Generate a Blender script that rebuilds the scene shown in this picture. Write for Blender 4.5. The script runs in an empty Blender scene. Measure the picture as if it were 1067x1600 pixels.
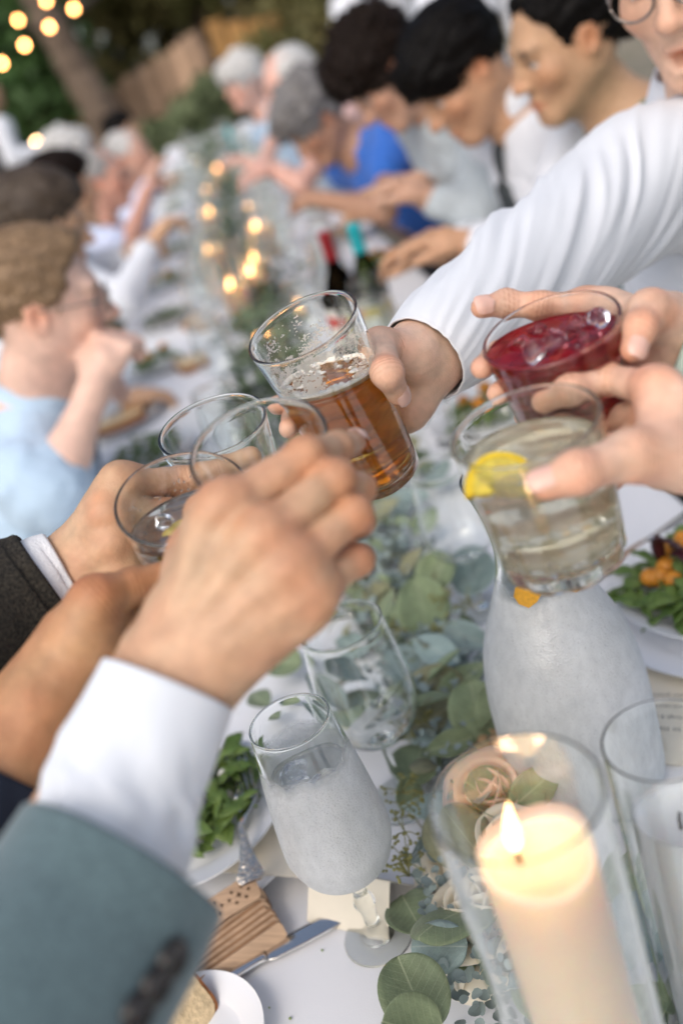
# A toast over a long wedding dinner table: procedural bpy scene (Blender 4.5)
import bpy, math, random
import numpy as np
from mathutils import Vector, Matrix

SC = bpy.context.scene
COL = SC.collection
random.seed(7)
RNG = np.random.default_rng(7)

# ------------------------------------------------------------------ camera
FPX = 1556.0                      # 35 mm lens on a 24 mm wide frame, 1067 px across
PITCH, ROLL = math.radians(25.5), math.radians(19.0)
CAM = np.array([0.0, 0.0, 1.45])
FWD = np.array([0.0, math.cos(PITCH), -math.sin(PITCH)])
_R0 = np.array([1.0, 0.0, 0.0])
_U0 = np.array([0.0, math.sin(PITCH), math.cos(PITCH)])
UP = _U0 * math.cos(ROLL) + _R0 * math.sin(ROLL)
RT = _R0 * math.cos(ROLL) - _U0 * math.sin(ROLL)
cam_data = bpy.data.cameras.new('camera')
cam_data.sensor_fit = 'HORIZONTAL'
cam_data.sensor_width = 24.0
cam_data.lens = 35.0
cam_data.clip_start = 0.02
cam_data.clip_end = 200.0
cam_data.dof.use_dof = True
cam_data.dof.focus_distance = 0.745
cam_data.dof.aperture_fstop = 2.6
cam_data.dof.aperture_blades = 0
cam = bpy.data.objects.new('camera', cam_data)
COL.objects.link(cam)
cam.matrix_world = Matrix(((RT[0], UP[0], -FWD[0], CAM[0]), (RT[1], UP[1], -FWD[1], CAM[1]),
                           (RT[2], UP[2], -FWD[2], CAM[2]), (0, 0, 0, 1)))
SC.camera = cam

# ------------------------------------------------------------------ sky, sun, exposure
SUN_EL, SUN_AZ = math.radians(46), math.radians(-148)      # azimuth measured from +Y towards +X
world = bpy.data.worlds.new('World')
SC.world = world
world.use_nodes = True
nt = world.node_tree
nt.nodes.clear()
sky = nt.nodes.new('ShaderNodeTexSky')
sky.sky_type = 'NISHITA'
sky.sun_disc = False
sky.sun_elevation = SUN_EL
sky.sun_rotation = SUN_AZ
sky.dust_density = 4.0
sky.ozone_density = 1.0
hsv = nt.nodes.new('ShaderNodeHueSaturation')
hsv.inputs['Saturation'].default_value = 0.85      # thin overcast: a paler sky
bg = nt.nodes.new('ShaderNodeBackground')
bg.inputs['Strength'].default_value = 0.15
wo = nt.nodes.new('ShaderNodeOutputWorld')
nt.links.new(sky.outputs[0], hsv.inputs['Color'])
nt.links.new(hsv.outputs[0], bg.inputs['Color'])
nt.links.new(bg.outputs[0], wo.inputs['Surface'])
sun_data = bpy.data.lights.new('sun', 'SUN')
sun_data.energy = 0.75
sun_data.angle = math.radians(75)
sun_data.color = (1.0, 0.97, 0.93)
sun = bpy.data.objects.new('sun', sun_data)
COL.objects.link(sun)
_sd = Vector((math.sin(SUN_AZ) * math.cos(SUN_EL), math.cos(SUN_AZ) * math.cos(SUN_EL), math.sin(SUN_EL)))
sun.rotation_euler = _sd.to_track_quat('Z', 'Y').to_euler()
sun.location = _sd * 30
SC.view_settings.view_transform = 'Standard'
SC.view_settings.look = 'None'
SC.view_settings.gamma = 1.0
SC.view_settings.use_curve_mapping = False
SC.view_settings.exposure = 0.40
SC.render.engine = 'CYCLES'
cy = SC.cycles
cy.use_denoising = True
try:
    cy.denoiser = 'OPENIMAGEDENOISE'
except Exception:
    pass
cy.max_bounces = 24
cy.transmission_bounces = 24
cy.transparent_max_bounces = 12
cy.diffuse_bounces = 5
cy.glossy_bounces = 10
cy.sample_clamp_indirect = 6.0
cy.blur_glossy = 0.5
# ------------------------------------------------------------------ pixel -> world helpers
def ray(x, y):
    return FWD + (x - 533.5) / FPX * RT + (800 - y) / FPX * UP
def P(x, y, z):
    return CAM + z * ray(x, y)
def T(x, y, h=0.75):
    d = ray(x, y)
    return CAM + d * ((h - CAM[2]) / d[2])
def unit(v):
    v = np.asarray(v, float)
    return v / max(1e-9, np.linalg.norm(v))

# ------------------------------------------------------------------ object helpers
def empty(name, loc=(0, 0, 0), rz=0.0):
    o = bpy.data.objects.new(name, None)
    COL.objects.link(o)
    o.location = loc
    o.rotation_euler = (0, 0, rz)
    o.empty_display_size = 0.05
    return o
def tag(o, label=None, cat=None, group=None, kind=None):
    if label: o['label'] = label
    if cat: o['category'] = cat
    if group: o['group'] = group
    if kind: o['kind'] = kind
    return o
def link(name, me, m=None, parent=None, world=False):
    o = bpy.data.objects.new(name, me)
    COL.objects.link(o)
    if m is not None and not me.materials:
        me.materials.append(m)
    if parent is not None:
        o.parent = parent
        if world and parent.parent is None:   # geometry given in world space: keep it there
            o.matrix_parent_inverse = Matrix.Translation(-Vector(parent.location))
    return o
def mesh(name, v, f, smooth=True):
    me = bpy.data.meshes.new(name)
    v = np.asarray(v, float)
    me.from_pydata([tuple(p) for p in v], [], [tuple(int(i) for i in q) for q in f])
    if smooth:
        me.polygons.foreach_set('use_smooth', np.ones(len(me.polygons), bool))
    me.update()
    return me
def qmesh(name, v, q):
    """fast quad mesh from numpy arrays"""
    me = bpy.data.meshes.new(name)
    n = len(q)
    me.vertices.add(len(v)); me.vertices.foreach_set('co', np.asarray(v, np.float32).ravel())
    me.loops.add(n * 4); me.loops.foreach_set('vertex_index', np.asarray(q, np.int32).ravel())
    me.polygons.add(n)
    me.polygons.foreach_set('loop_start', np.arange(0, n * 4, 4, dtype=np.int32))
    me.polygons.foreach_set('use_smooth', np.ones(n, bool))
    me.update(calc_edges=True)
    me.validate()
    return me
def local(o, v):
    """world points -> coordinates local to an unrotated empty"""
    return np.asarray(v, float) - np.array(o.location)
def grid_faces(nu, nv, closed_u=False, off=0):
    f = []
    for j in range(nv - 1):
        for i in range(nu if closed_u else nu - 1):
            a = off + j * nu + i
            b = off + j * nu + (i + 1) % nu
            f.append((a, b, b + nu, a + nu))
    return f
def lathe(profile, n=48, cap0=False, cap1=False):
    """profile of (r, z): points with r == 0 become poles"""
    v, f, rings = [], [], []
    for r, z in profile:
        if r <= 1e-7:
            rings.append([len(v)]); v.append((0, 0, z))
        else:
            rings.append(list(range(len(v), len(v) + n)))
            for i in range(n):
                a = 2 * math.pi * i / n
                v.append((r * math.cos(a), r * math.sin(a), z))
    for A, B in zip(rings[:-1], rings[1:]):
        for i in range(n):
            j = (i + 1) % n
            if len(A) == 1 and len(B) == 1: continue
            if len(A) == 1: f.append((A[0], B[j], B[i]))
            elif len(B) == 1: f.append((A[i], A[j], B[0]))
            else: f.append((A[i], A[j], B[j], B[i]))
    if cap0 and len(rings[0]) > 1: f.append(tuple(reversed(rings[0])))
    if cap1 and len(rings[-1]) > 1: f.append(tuple(rings[-1]))
    return np.array(v, float), f
def smooth_profile(pts, sub=6):
    """Catmull-Rom through (r, z) points"""
    pts = np.array(pts, float)
    ext = np.vstack([2 * pts[0] - pts[1], pts, 2 * pts[-1] - pts[-2]])
    out = []
    for i in range(1, len(ext) - 2):
        p0, p1, p2, p3 = ext[i - 1], ext[i], ext[i + 1], ext[i + 2]
        for k in range(sub):
            t = k / sub
            out.append(0.5 * ((2 * p1) + (-p0 + p2) * t + (2 * p0 - 5 * p1 + 4 * p2 - p3) * t * t + (-p0 + 3 * p1 - 3 * p2 + p3) * t ** 3))
    out.append(pts[-1])
    out = np.array(out)
    out[:, 0] = np.maximum(out[:, 0], 0)
    return [tuple(p) for p in out]
def spline(pts, n):
    pts = np.array(pts, float)
    ext = np.vstack([2 * pts[0] - pts[1], pts, 2 * pts[-1] - pts[-2]])
    out = []
    m = len(pts) - 1
    for q in np.linspace(0, m, n):
        i = min(int(q), m - 1); t = q - i
        p0, p1, p2, p3 = ext[i], ext[i + 1], ext[i + 2], ext[i + 3]
        out.append(0.5 * ((2 * p1) + (-p0 + p2) * t + (2 * p0 - 5 * p1 + 4 * p2 - p3) * t * t + (-p0 + 3 * p1 - 3 * p2 + p3) * t ** 3))
    return np.array(out)
def frames(path, hint=(0, 0, 1)):
    path = np.array(path, float)
    tn = np.gradient(path, axis=0)
    tn /= np.linalg.norm(tn, axis=1)[:, None]
    n = np.array(hint, float); N = []
    for t in tn:
        n = n - t * (n @ t)
        n = unit(n) if np.linalg.norm(n) > 1e-6 else unit(np.cross(t, (1, 0.3, 0.2)))
        N.append(n)
    N = np.array(N)
    return tn, N, np.cross(tn, N)
def tube(path, radii, n=10, hint=(0, 0, 1), caps=True, squash=1.0):
    path = np.array(path, float)
    radii = np.broadcast_to(np.asarray(radii, float), (len(path),))
    tn, N, B = frames(path, hint)
    v = []
    for p, r, a, b in zip(path, radii, N, B):
        for i in range(n):
            t = 2 * math.pi * i / n
            v.append(p + a * r * squash * math.cos(t) + b * r * math.sin(t))
    f = grid_faces(n, len(path), True)
    if caps:
        f.append(tuple(range(n - 1, -1, -1)))
        f.append(tuple(range((len(path) - 1) * n, len(path) * n)))
    return np.array(v), f
class MB:
    """collects pieces into one mesh"""
    def __init__(s): s.v = []; s.f = []; s.n = 0
    def add(s, v, f, M=None):
        v = np.asarray(v, float)
        if M is not None: v = v @ np.array(M)[:3, :3].T + np.array(M)[:3, 3]
        s.v.append(v); s.f += [tuple(i + s.n for i in q) for q in f]; s.n += len(v)
        return s
    def box(s, c, size, R=None, bev=0.0):
        x, y, z = np.array(size, float) / 2
        v = np.array([(a, b, d) for a in (-x, x) for b in (-y, y) for d in (-z, z)])
        f = [(0, 1, 3, 2), (4, 6, 7, 5), (0, 4, 5, 1), (2, 3, 7, 6), (0, 2, 6, 4), (1, 5, 7, 3)]
        if R is not None: v = v @ np.array(R).T
        return s.add(v + np.array(c, float), f)
    def build(s, name, m=None, parent=None, smooth=True, world=False):
        return link(name, mesh(name, np.vstack(s.v), s.f, smooth), m, parent, world)
def axis_matrix(o, z, xh=(1, 0, 0)):
    z = unit(z); x = np.array(xh, float); x = unit(x - z * (x @ z)); y = np.cross(z, x)
    M = np.eye(4); M[:3, 0] = x; M[:3, 1] = y; M[:3, 2] = z; M[:3, 3] = o
    return M
def place(o, M):
    o.matrix_world = Matrix(M.tolist())
def copy_tree(o, parent=None):
    c = o.copy(); COL.objects.link(c); c.parent = parent
    for ch in o.children:
        copy_tree(ch, c)
    return c

# ------------------------------------------------------------------ value noise in numpy (for shapes)
def vnoise(p, seed=0):
    p = np.asarray(p, float)
    i = np.floor(p).astype(np.int64); f = p - i
    u = f * f * (3 - 2 * f)
    def h(ix, iy, iz):
        n = (ix * 374761393 + iy * 668265263 + iz * 2147483647 + seed * 974711) & 0x7fffffff
        n = (n ^ (n >> 13)) * 1274126177 & 0x7fffffff
        n = n ^ (n >> 16)
        return (n & 0xffff) / 65535.0
    x, y, z = i[..., 0], i[..., 1], i[..., 2]
    r = 0
    for dx in (0, 1):
        for dy in (0, 1):
            for dz in (0, 1):
                w = (u[..., 0] if dx else 1 - u[..., 0]) * (u[..., 1] if dy else 1 - u[..., 1]) * (u[..., 2] if dz else 1 - u[..., 2])
                r = r + w * h(x + dx, y + dy, z + dz)
    return r * 2 - 1
def fbm(p, seed=0, oct=3):
    p = np.asarray(p, float); a = 1.0; r = 0
    for k in range(oct):
        r = r + a * vnoise(p * 2 ** k, seed + k); a *= 0.5
    return r

# ------------------------------------------------------------------ implicit surfaces
class Vol:
    def __init__(s, lo, hi, h):
        s.h = h; s.lo = np.array(lo, float)
        s.n = np.maximum(4, np.ceil((np.array(hi, float) - s.lo) / h).astype(int) + 1)
        s.a = np.full(s.n, 0.5, np.float32)
    def sub(s, lo, hi):
        i0 = np.clip(np.floor((np.array(lo) - s.lo) / s.h).astype(int), 0, s.n)
        i1 = np.clip(np.ceil((np.array(hi) - s.lo) / s.h).astype(int) + 1, 0, s.n)
        if (i1 <= i0).any(): return None, None
        ax = [((np.arange(i0[k], i1[k])) * s.h + s.lo[k]).astype(np.float32) for k in range(3)]
        return tuple(slice(i0[k], i1[k]) for k in range(3)), ax
    def put(s, fn, lo, hi, k, mode='u'):
        m = k + 2.5 * s.h
        sl, ax = s.sub(np.array(lo) - m, np.array(hi) + m)
        if sl is None: return s
        d = fn(ax[0][:, None, None], ax[1][None, :, None], ax[2][None, None, :])
        a = s.a[sl]
        if mode == 's': d = -d
        if mode == 'u':
            r = np.minimum(a, d)
            if k > 0:
                w = np.maximum(k - np.abs(a - d), 0) / k; r = r - w * w * k * 0.25
        else:
            r = np.maximum(a, d)
            if k > 0:
                w = np.maximum(k - np.abs(a - d), 0) / k; r = r + w * w * k * 0.25
        s.a[sl] = r
        return s
    def cone(s, a, b, r1, r2=None, k=0.0, mode='u'):
        a = np.array(a, float); b = np.array(b, float); r2 = r1 if r2 is None else r2
        ba = b - a; L = max(1e-12, float(ba @ ba)); R = max(r1, r2)
        def fn(x, y, z):
            px, py, pz = x - a[0], y - a[1], z - a[2]
            t = np.clip((px * ba[0] + py * ba[1] + pz * ba[2]) / L, 0, 1)
            return np.sqrt((px - t * ba[0]) ** 2 + (py - t * ba[1]) ** 2 + (pz - t * ba[2]) ** 2) - (r1 + (r2 - r1) * t)
        return s.put(fn, np.minimum(a, b) - R, np.maximum(a, b) + R, k, mode)
    def ball(s, c, r, k=0.0, mode='u'):
        return s.cone(c, np.array(c) + 1e-6, r, r, k, mode)
    def ell(s, c, R, rot=None, k=0.0, mode='u'):
        c = np.array(c, float); R = np.array(R, float); rot = np.eye(3) if rot is None else np.array(rot, float)
        ext = np.abs(rot) @ R
        def fn(x, y, z):
            px, py, pz = x - c[0], y - c[1], z - c[2]
            q = [(px * rot[0, i] + py * rot[1, i] + pz * rot[2, i]) for i in range(3)]
            k0 = np.sqrt(sum((q[i] / R[i]) ** 2 for i in range(3)))
            k1 = np.sqrt(sum((q[i] / R[i] ** 2) ** 2 for i in range(3)))
            return k0 * (k0 - 1) / np.maximum(k1, 1e-6)
        return s.put(fn, c - ext, c + ext, k, mode)
    def chain(s, pts, rad, k=0.004, kj=0.0, mode='u'):
        for i in range(len(pts) - 1):
            s.cone(pts[i], pts[i + 1], rad[i], rad[i + 1], k, mode)
        return s
    def verts(s, iso=0.0):
        a = s.a - iso
        ins = a < 0
        c = np.zeros(np.array(a.shape) - 1, np.int8)
        for dx in (0, 1):
            for dy in (0, 1):
                for dz in (0, 1):
                    c += ins[dx:a.shape[0] - 1 + dx, dy:a.shape[1] - 1 + dy, dz:a.shape[2] - 1 + dz]
        act = (c > 0) & (c < 8)
        idx = np.argwhere(act)
        if len(idx) == 0: return np.zeros((0, 3)), np.zeros((0, 4), int)
        lut = np.full(act.shape, -1, np.int32); lut[act] = np.arange(len(idx))
        acc = np.zeros((len(idx), 3)); cnt = np.zeros(len(idx))
        corners = [(x, y, z) for x in (0, 1) for y in (0, 1) for z in (0, 1)]
        val = {cc: a[idx[:, 0] + cc[0], idx[:, 1] + cc[1], idx[:, 2] + cc[2]] for cc in corners}
        for cc in corners:
            for ax in range(3):
                if cc[ax]: continue
                dd = list(cc); dd[ax] = 1; dd = tuple(dd)
                v0, v1 = val[cc], val[dd]
                m = (v0 < 0) != (v1 < 0)
                t = np.where(m, v0 / np.where(m, v0 - v1, 1), 0)
                p = np.tile(np.array(cc, float), (len(idx), 1)); p[:, ax] += t
                acc[m] += p[m]; cnt += m
        v = (idx + acc / cnt[:, None]) * s.h + s.lo
        quads = []
        for ax in range(3):
            u, w = (ax + 1) % 3, (ax + 2) % 3
            sl0 = [slice(None)] * 3; sl1 = [slice(None)] * 3
            sl0[ax] = slice(0, -1); sl1[ax] = slice(1, None)
            i0 = ins[tuple(sl0)]; i1 = ins[tuple(sl1)]
            e = np.argwhere(i0 != i1)
            e = e[(e[:, u] > 0) & (e[:, w] > 0) & (e[:, u] < act.shape[u]) & (e[:, w] < act.shape[w])]
            if len(e) == 0: continue
            flip = i0[e[:, 0], e[:, 1], e[:, 2]]
            def L(du, dw):
                q = e.copy(); q[:, u] += du; q[:, w] += dw
                return lut[q[:, 0], q[:, 1], q[:, 2]]
            Q = np.stack([L(-1, -1), L(0, -1), L(0, 0), L(-1, 0)], 1)
            Q[~flip] = Q[~flip][:, ::-1]
            quads.append(Q)
        Q = np.vstack(quads)
        Q = Q[(Q >= 0).all(1)]
        return v, Q
def biggest(v, q):
    """keep the largest connected piece"""
    lab = np.arange(len(v))
    for _ in range(400):
        m = lab[q].min(1); new = lab.copy()
        for i in range(4): np.minimum.at(new, q[:, i], m)
        new = new[new]
        if (new == lab).all(): break
        lab = new
    ids, cnt = np.unique(lab, return_counts=True)
    keep = lab == ids[np.argmax(cnt)]
    mp = np.cumsum(keep) - 1
    return v[keep], mp[q[keep[q].all(1)]]
def relax(v, q, it=2, lam=0.5):
    for _ in range(it):
        acc = np.zeros_like(v); cnt = np.zeros(len(v))
        for i in range(4):
            for j in ((i + 1) % 4, (i + 3) % 4):
                np.add.at(acc, q[:, i], v[q[:, j]]); np.add.at(cnt, q[:, i], 1)
        v = v + lam * (acc / np.maximum(cnt, 1)[:, None] - v)
    return v
def vnormals(v, q):
    n = np.cross(v[q[:, 2]] - v[q[:, 0]], v[q[:, 3]] - v[q[:, 1]])
    N = np.zeros_like(v)
    for i in range(4): np.add.at(N, q[:, i], n)
    return N / np.maximum(np.linalg.norm(N, axis=1), 1e-12)[:, None]
def set_color(me, col, name='Col'):
    a = me.color_attributes.new(name, 'FLOAT_COLOR', 'POINT')
    c = np.ones((len(me.vertices), 4), np.float32)
    c[:, :3] = col
    a.data.foreach_set('color', c.ravel())

# ------------------------------------------------------------------ materials
MATS = {}
def nodes(m):
    m.use_nodes = True
    t = m.node_tree
    b = t.nodes.get('Principled BSDF')
    return t, b
def N(t, kind, **kw):
    n = t.nodes.new(kind)
    for k, v in kw.items():
        if k in n.inputs: n.inputs[k].default_value = v
        else: setattr(n, k, v)
    return n
def mat(name, color=(0.5, 0.5, 0.5), rough=0.6, var=0.0, scale=20.0, bump=0.0, bscale=120.0, metal=0.0, spec=0.5,
        sss=0.0, sssr=(0.01, 0.004, 0.002), sheen=0.0, attr=None, c2=None, coord='Object', stretch=None, trans=0.0, detail=4.0, ior=1.45, bdist=0.001):
    if name in MATS: return MATS[name]
    m = bpy.data.materials.new(name); MATS[name] = m
    t, b = nodes(m)
    b.inputs['Base Color'].default_value = (*color, 1)
    b.inputs['Roughness'].default_value = rough
    b.inputs['Metallic'].default_value = metal
    b.inputs['Specular IOR Level'].default_value = spec
    b.inputs['IOR'].default_value = ior
    b.inputs['Transmission Weight'].default_value = trans
    b.inputs['Sheen Weight'].default_value = sheen
    if sss:
        b.inputs['Subsurface Weight'].default_value = sss
        b.inputs['Subsurface Radius'].default_value = sssr
        b.inputs['Subsurface Scale'].default_value = 1.0
    tc = N(t, 'ShaderNodeTexCoord')
    vec = tc.outputs[coord]
    if stretch:
        mp = N(t, 'ShaderNodeMapping'); mp.inputs['Scale'].default_value = stretch
        t.links.new(vec, mp.inputs['Vector']); vec = mp.outputs['Vector']
    base = None
    if attr:
        a = N(t, 'ShaderNodeVertexColor'); a.layer_name = attr
        base = a.outputs['Color']
    if var or c2:
        nz = N(t, 'ShaderNodeTexNoise'); nz.inputs['Scale'].default_value = scale; nz.inputs['Detail'].default_value = detail
        t.links.new(vec, nz.inputs['Vector'])
        mx = N(t, 'ShaderNodeMix'); mx.data_type = 'RGBA'
        if c2:
            rp = N(t, 'ShaderNodeMapRange'); rp.inputs['From Min'].default_value = 0.35; rp.inputs['From Max'].default_value = 0.65
            t.links.new(nz.outputs['Fac'], rp.inputs['Value'])
            t.links.new(rp.outputs[0], mx.inputs['Factor'])
            if base: t.links.new(base, mx.inputs['A'])
            else: mx.inputs['A'].default_value = (*color, 1)
            mx.inputs['B'].default_value = (*c2, 1)
        else:
            mx.blend_type = 'MULTIPLY'
            mx.inputs['Factor'].default_value = 1.0
            rp = N(t, 'ShaderNodeMapRange')
            rp.inputs['From Min'].default_value = 0.25; rp.inputs['From Max'].default_value = 0.75
            rp.inputs['To Min'].default_value = 1 - var; rp.inputs['To Max'].default_value = 1 + var * 0.6
            t.links.new(nz.outputs['Fac'], rp.inputs['Value'])
            if base: t.links.new(base, mx.inputs['A'])
            else: mx.inputs['A'].default_value = (*color, 1)
            t.links.new(rp.outputs[0], mx.inputs['B'])
        base = mx.outputs['Result']
    if base: t.links.new(base, b.inputs['Base Color'])
    if bump:
        nb = N(t, 'ShaderNodeTexNoise'); nb.inputs['Scale'].default_value = bscale; nb.inputs['Detail'].default_value = 3
        t.links.new(vec, nb.inputs['Vector'])
        bp = N(t, 'ShaderNodeBump'); bp.inputs['Strength'].default_value = bump; bp.inputs['Distance'].default_value = bdist
        t.links.new(nb.outputs['Fac'], bp.inputs['Height'])
        t.links.new(bp.outputs['Normal'], b.inputs['Normal'])
    return m
def glass_mat(name, color=(1, 1, 1), rough=0.0, ior=1.5):
    if name in MATS: return MATS[name]
    m = bpy.data.materials.new(name); MATS[name] = m
    t, b = nodes(m)
    t.nodes.remove(b)
    g = N(t, 'ShaderNodeBsdfGlass'); g.inputs['Color'].default_value = (*color, 1); g.inputs['Roughness'].default_value = rough; g.inputs['IOR'].default_value = ior
    t.links.new(g.outputs[0], t.nodes['Material Output'].inputs['Surface'])
    return m
def emit_mat(name, color, strength):
    if name in MATS: return MATS[name]
    m = bpy.data.materials.new(name); MATS[name] = m
    t, b = nodes(m); t.nodes.remove(b)
    e = N(t, 'ShaderNodeEmission'); e.inputs['Color'].default_value = (*color, 1); e.inputs['Strength'].default_value = strength
    t.links.new(e.outputs[0], t.nodes['Material Output'].inputs['Surface'])
    return m
# ------------------------------------------------------------------ ground, table
GROUND = mat('pale garden gravel', (0.24, 0.21, 0.165), 0.95, c2=(0.17, 0.155, 0.11), scale=1.3, bump=0.6, bscale=30, bdist=0.02)
def ground():
    n = 90; xs = np.linspace(-60, 60, n); ys = np.linspace(-40, 80, n)
    v = [(x, y, 0.05 * float(fbm(np.array([x * .2, y * .2, 0.]), 3)) if math.hypot(x, y - 5) > 9 else 0.0) for y in ys for x in xs]
    o = link('ground', mesh('ground', v, grid_faces(n, n)), GROUND); tag(o, kind='structure')
ground()
LINEN = mat('white table linen', (0.76, 0.765, 0.785), 0.85, var=0.03, scale=5, bump=0.22, bscale=700, bdist=0.0006)
WOODD = mat('dark table wood', (0.10, 0.06, 0.035), 0.6, var=0.3, scale=12, stretch=(1, 12, 12))
TX0, TX1, TY0, TY1, TH = -0.485, 0.435, -0.25, 11.2, 0.75
table = empty('dining_table', (-0.025, 5.4, 0)); tag(table, 'very long white clothed banquet table running away between the guests', 'table')
MB().box((-0.025, 5.475, TH - 0.022), (0.90, 11.3, 0.03)).build('tabletop', WOODD, table, False, world=True)
for yy in (0.1, 2.2, 4.4, 6.6, 8.8, 10.9):
    for xx in (-0.38, 0.33):
        MB().box((xx, yy, 0.355), (0.06, 0.06, 0.71)).build('leg', WOODD, table, False, world=True)
def tablecloth():
    # rounded over the edge, hanging 25 cm in soft folds
    ny = 260; ys = np.linspace(TY0, TY1, ny)
    prof = []
    hw = (TX1 - TX0) / 2; cx = (TX0 + TX1) / 2
    for s in np.linspace(-1, 1, 41): prof.append((s * (hw - 0.006), 0.0, 0.0))
    drop = [(0.004, -0.003, 0), (0.007, -0.012, 0.1), (0.008, -0.05, 0.3), (0.010, -0.12, 0.7), (0.012, -0.19, 0.9), (0.013, -0.26, 1.0)]
    full = [(-hw + 0.0 - a, b, w) for a, b, w in reversed(drop)] + prof + [(hw + a, b, w) for a, b, w in drop]
    v = []
    for y in ys:
        for x, z, w in full:
            fx = 0.02 * w * float(vnoise(np.array([y * 5.0, np.sign(x) * 3, 0.])))
            zz = 0.0012 * float(vnoise(np.array([x * 9, y * 7, 1.]), 5)) if w == 0 else 0
            v.append((cx + x + np.sign(x) * abs(fx), y, TH - 0.001 + z + min(0, zz)))
    o = link('tablecloth', mesh('tablecloth', v, grid_faces(len(full), ny)), LINEN)
    tag(o, 'plain white linen cloth covering the whole long table', 'tablecloth')
tablecloth()
# ------------------------------------------------------------------ drinking glasses that are held up
GLASS = glass_mat('clear glass', (0.99, 1.0, 0.995), 0.0, 1.5)
def liquid_mat(name, tint, density, surf=(1, 1, 1), rough=0.0, cloudy=0.0, ccol=(0.8, 0.8, 0.8)):
    m = bpy.data.materials.new(name)
    t, b = nodes(m); t.nodes.remove(b)
    out = t.nodes['Material Output']
    g = N(t, 'ShaderNodeBsdfGlass'); g.inputs['IOR'].default_value = 1.33; g.inputs['Roughness'].default_value = rough
    g.inputs['Color'].default_value = (*surf, 1)
    sh = g.outputs[0]
    if cloudy:
        d = N(t, 'ShaderNodeBsdfDiffuse'); d.inputs['Color'].default_value = (*ccol, 1)
        tr = N(t, 'ShaderNodeBsdfTranslucent'); tr.inputs['Color'].default_value = (*ccol, 1)
        m1 = N(t, 'ShaderNodeMixShader'); m1.inputs[0].default_value = 0.6
        t.links.new(d.outputs[0], m1.inputs[1]); t.links.new(tr.outputs[0], m1.inputs[2])
        m2 = N(t, 'ShaderNodeMixShader'); m2.inputs[0].default_value = cloudy
        tc = N(t, 'ShaderNodeTexCoord'); nz = N(t, 'ShaderNodeTexNoise'); nz.inputs['Scale'].default_value = 45
        t.links.new(tc.outputs['Object'], nz.inputs['Vector'])
        rp = N(t, 'ShaderNodeMapRange'); rp.inputs['From Min'].default_value = 0.3; rp.inputs['From Max'].default_value = 0.7
        rp.inputs['To Min'].default_value = cloudy * 0.65; rp.inputs['To Max'].default_value = min(1, cloudy * 1.3)
        t.links.new(nz.outputs['Fac'], rp.inputs['Value']); t.links.new(rp.outputs[0], m2.inputs[0])
        t.links.new(sh, m2.inputs[1]); t.links.new(m1.outputs[0], m2.inputs[2]); sh = m2.outputs[0]
    t.links.new(sh, out.inputs['Surface'])
    if density:
        v = N(t, 'ShaderNodeVolumeAbsorption'); v.inputs['Color'].default_value = (*tint, 1); v.inputs['Density'].default_value = density
        t.links.new(v.outputs[0], out.inputs['Volume'])
    return m

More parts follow.
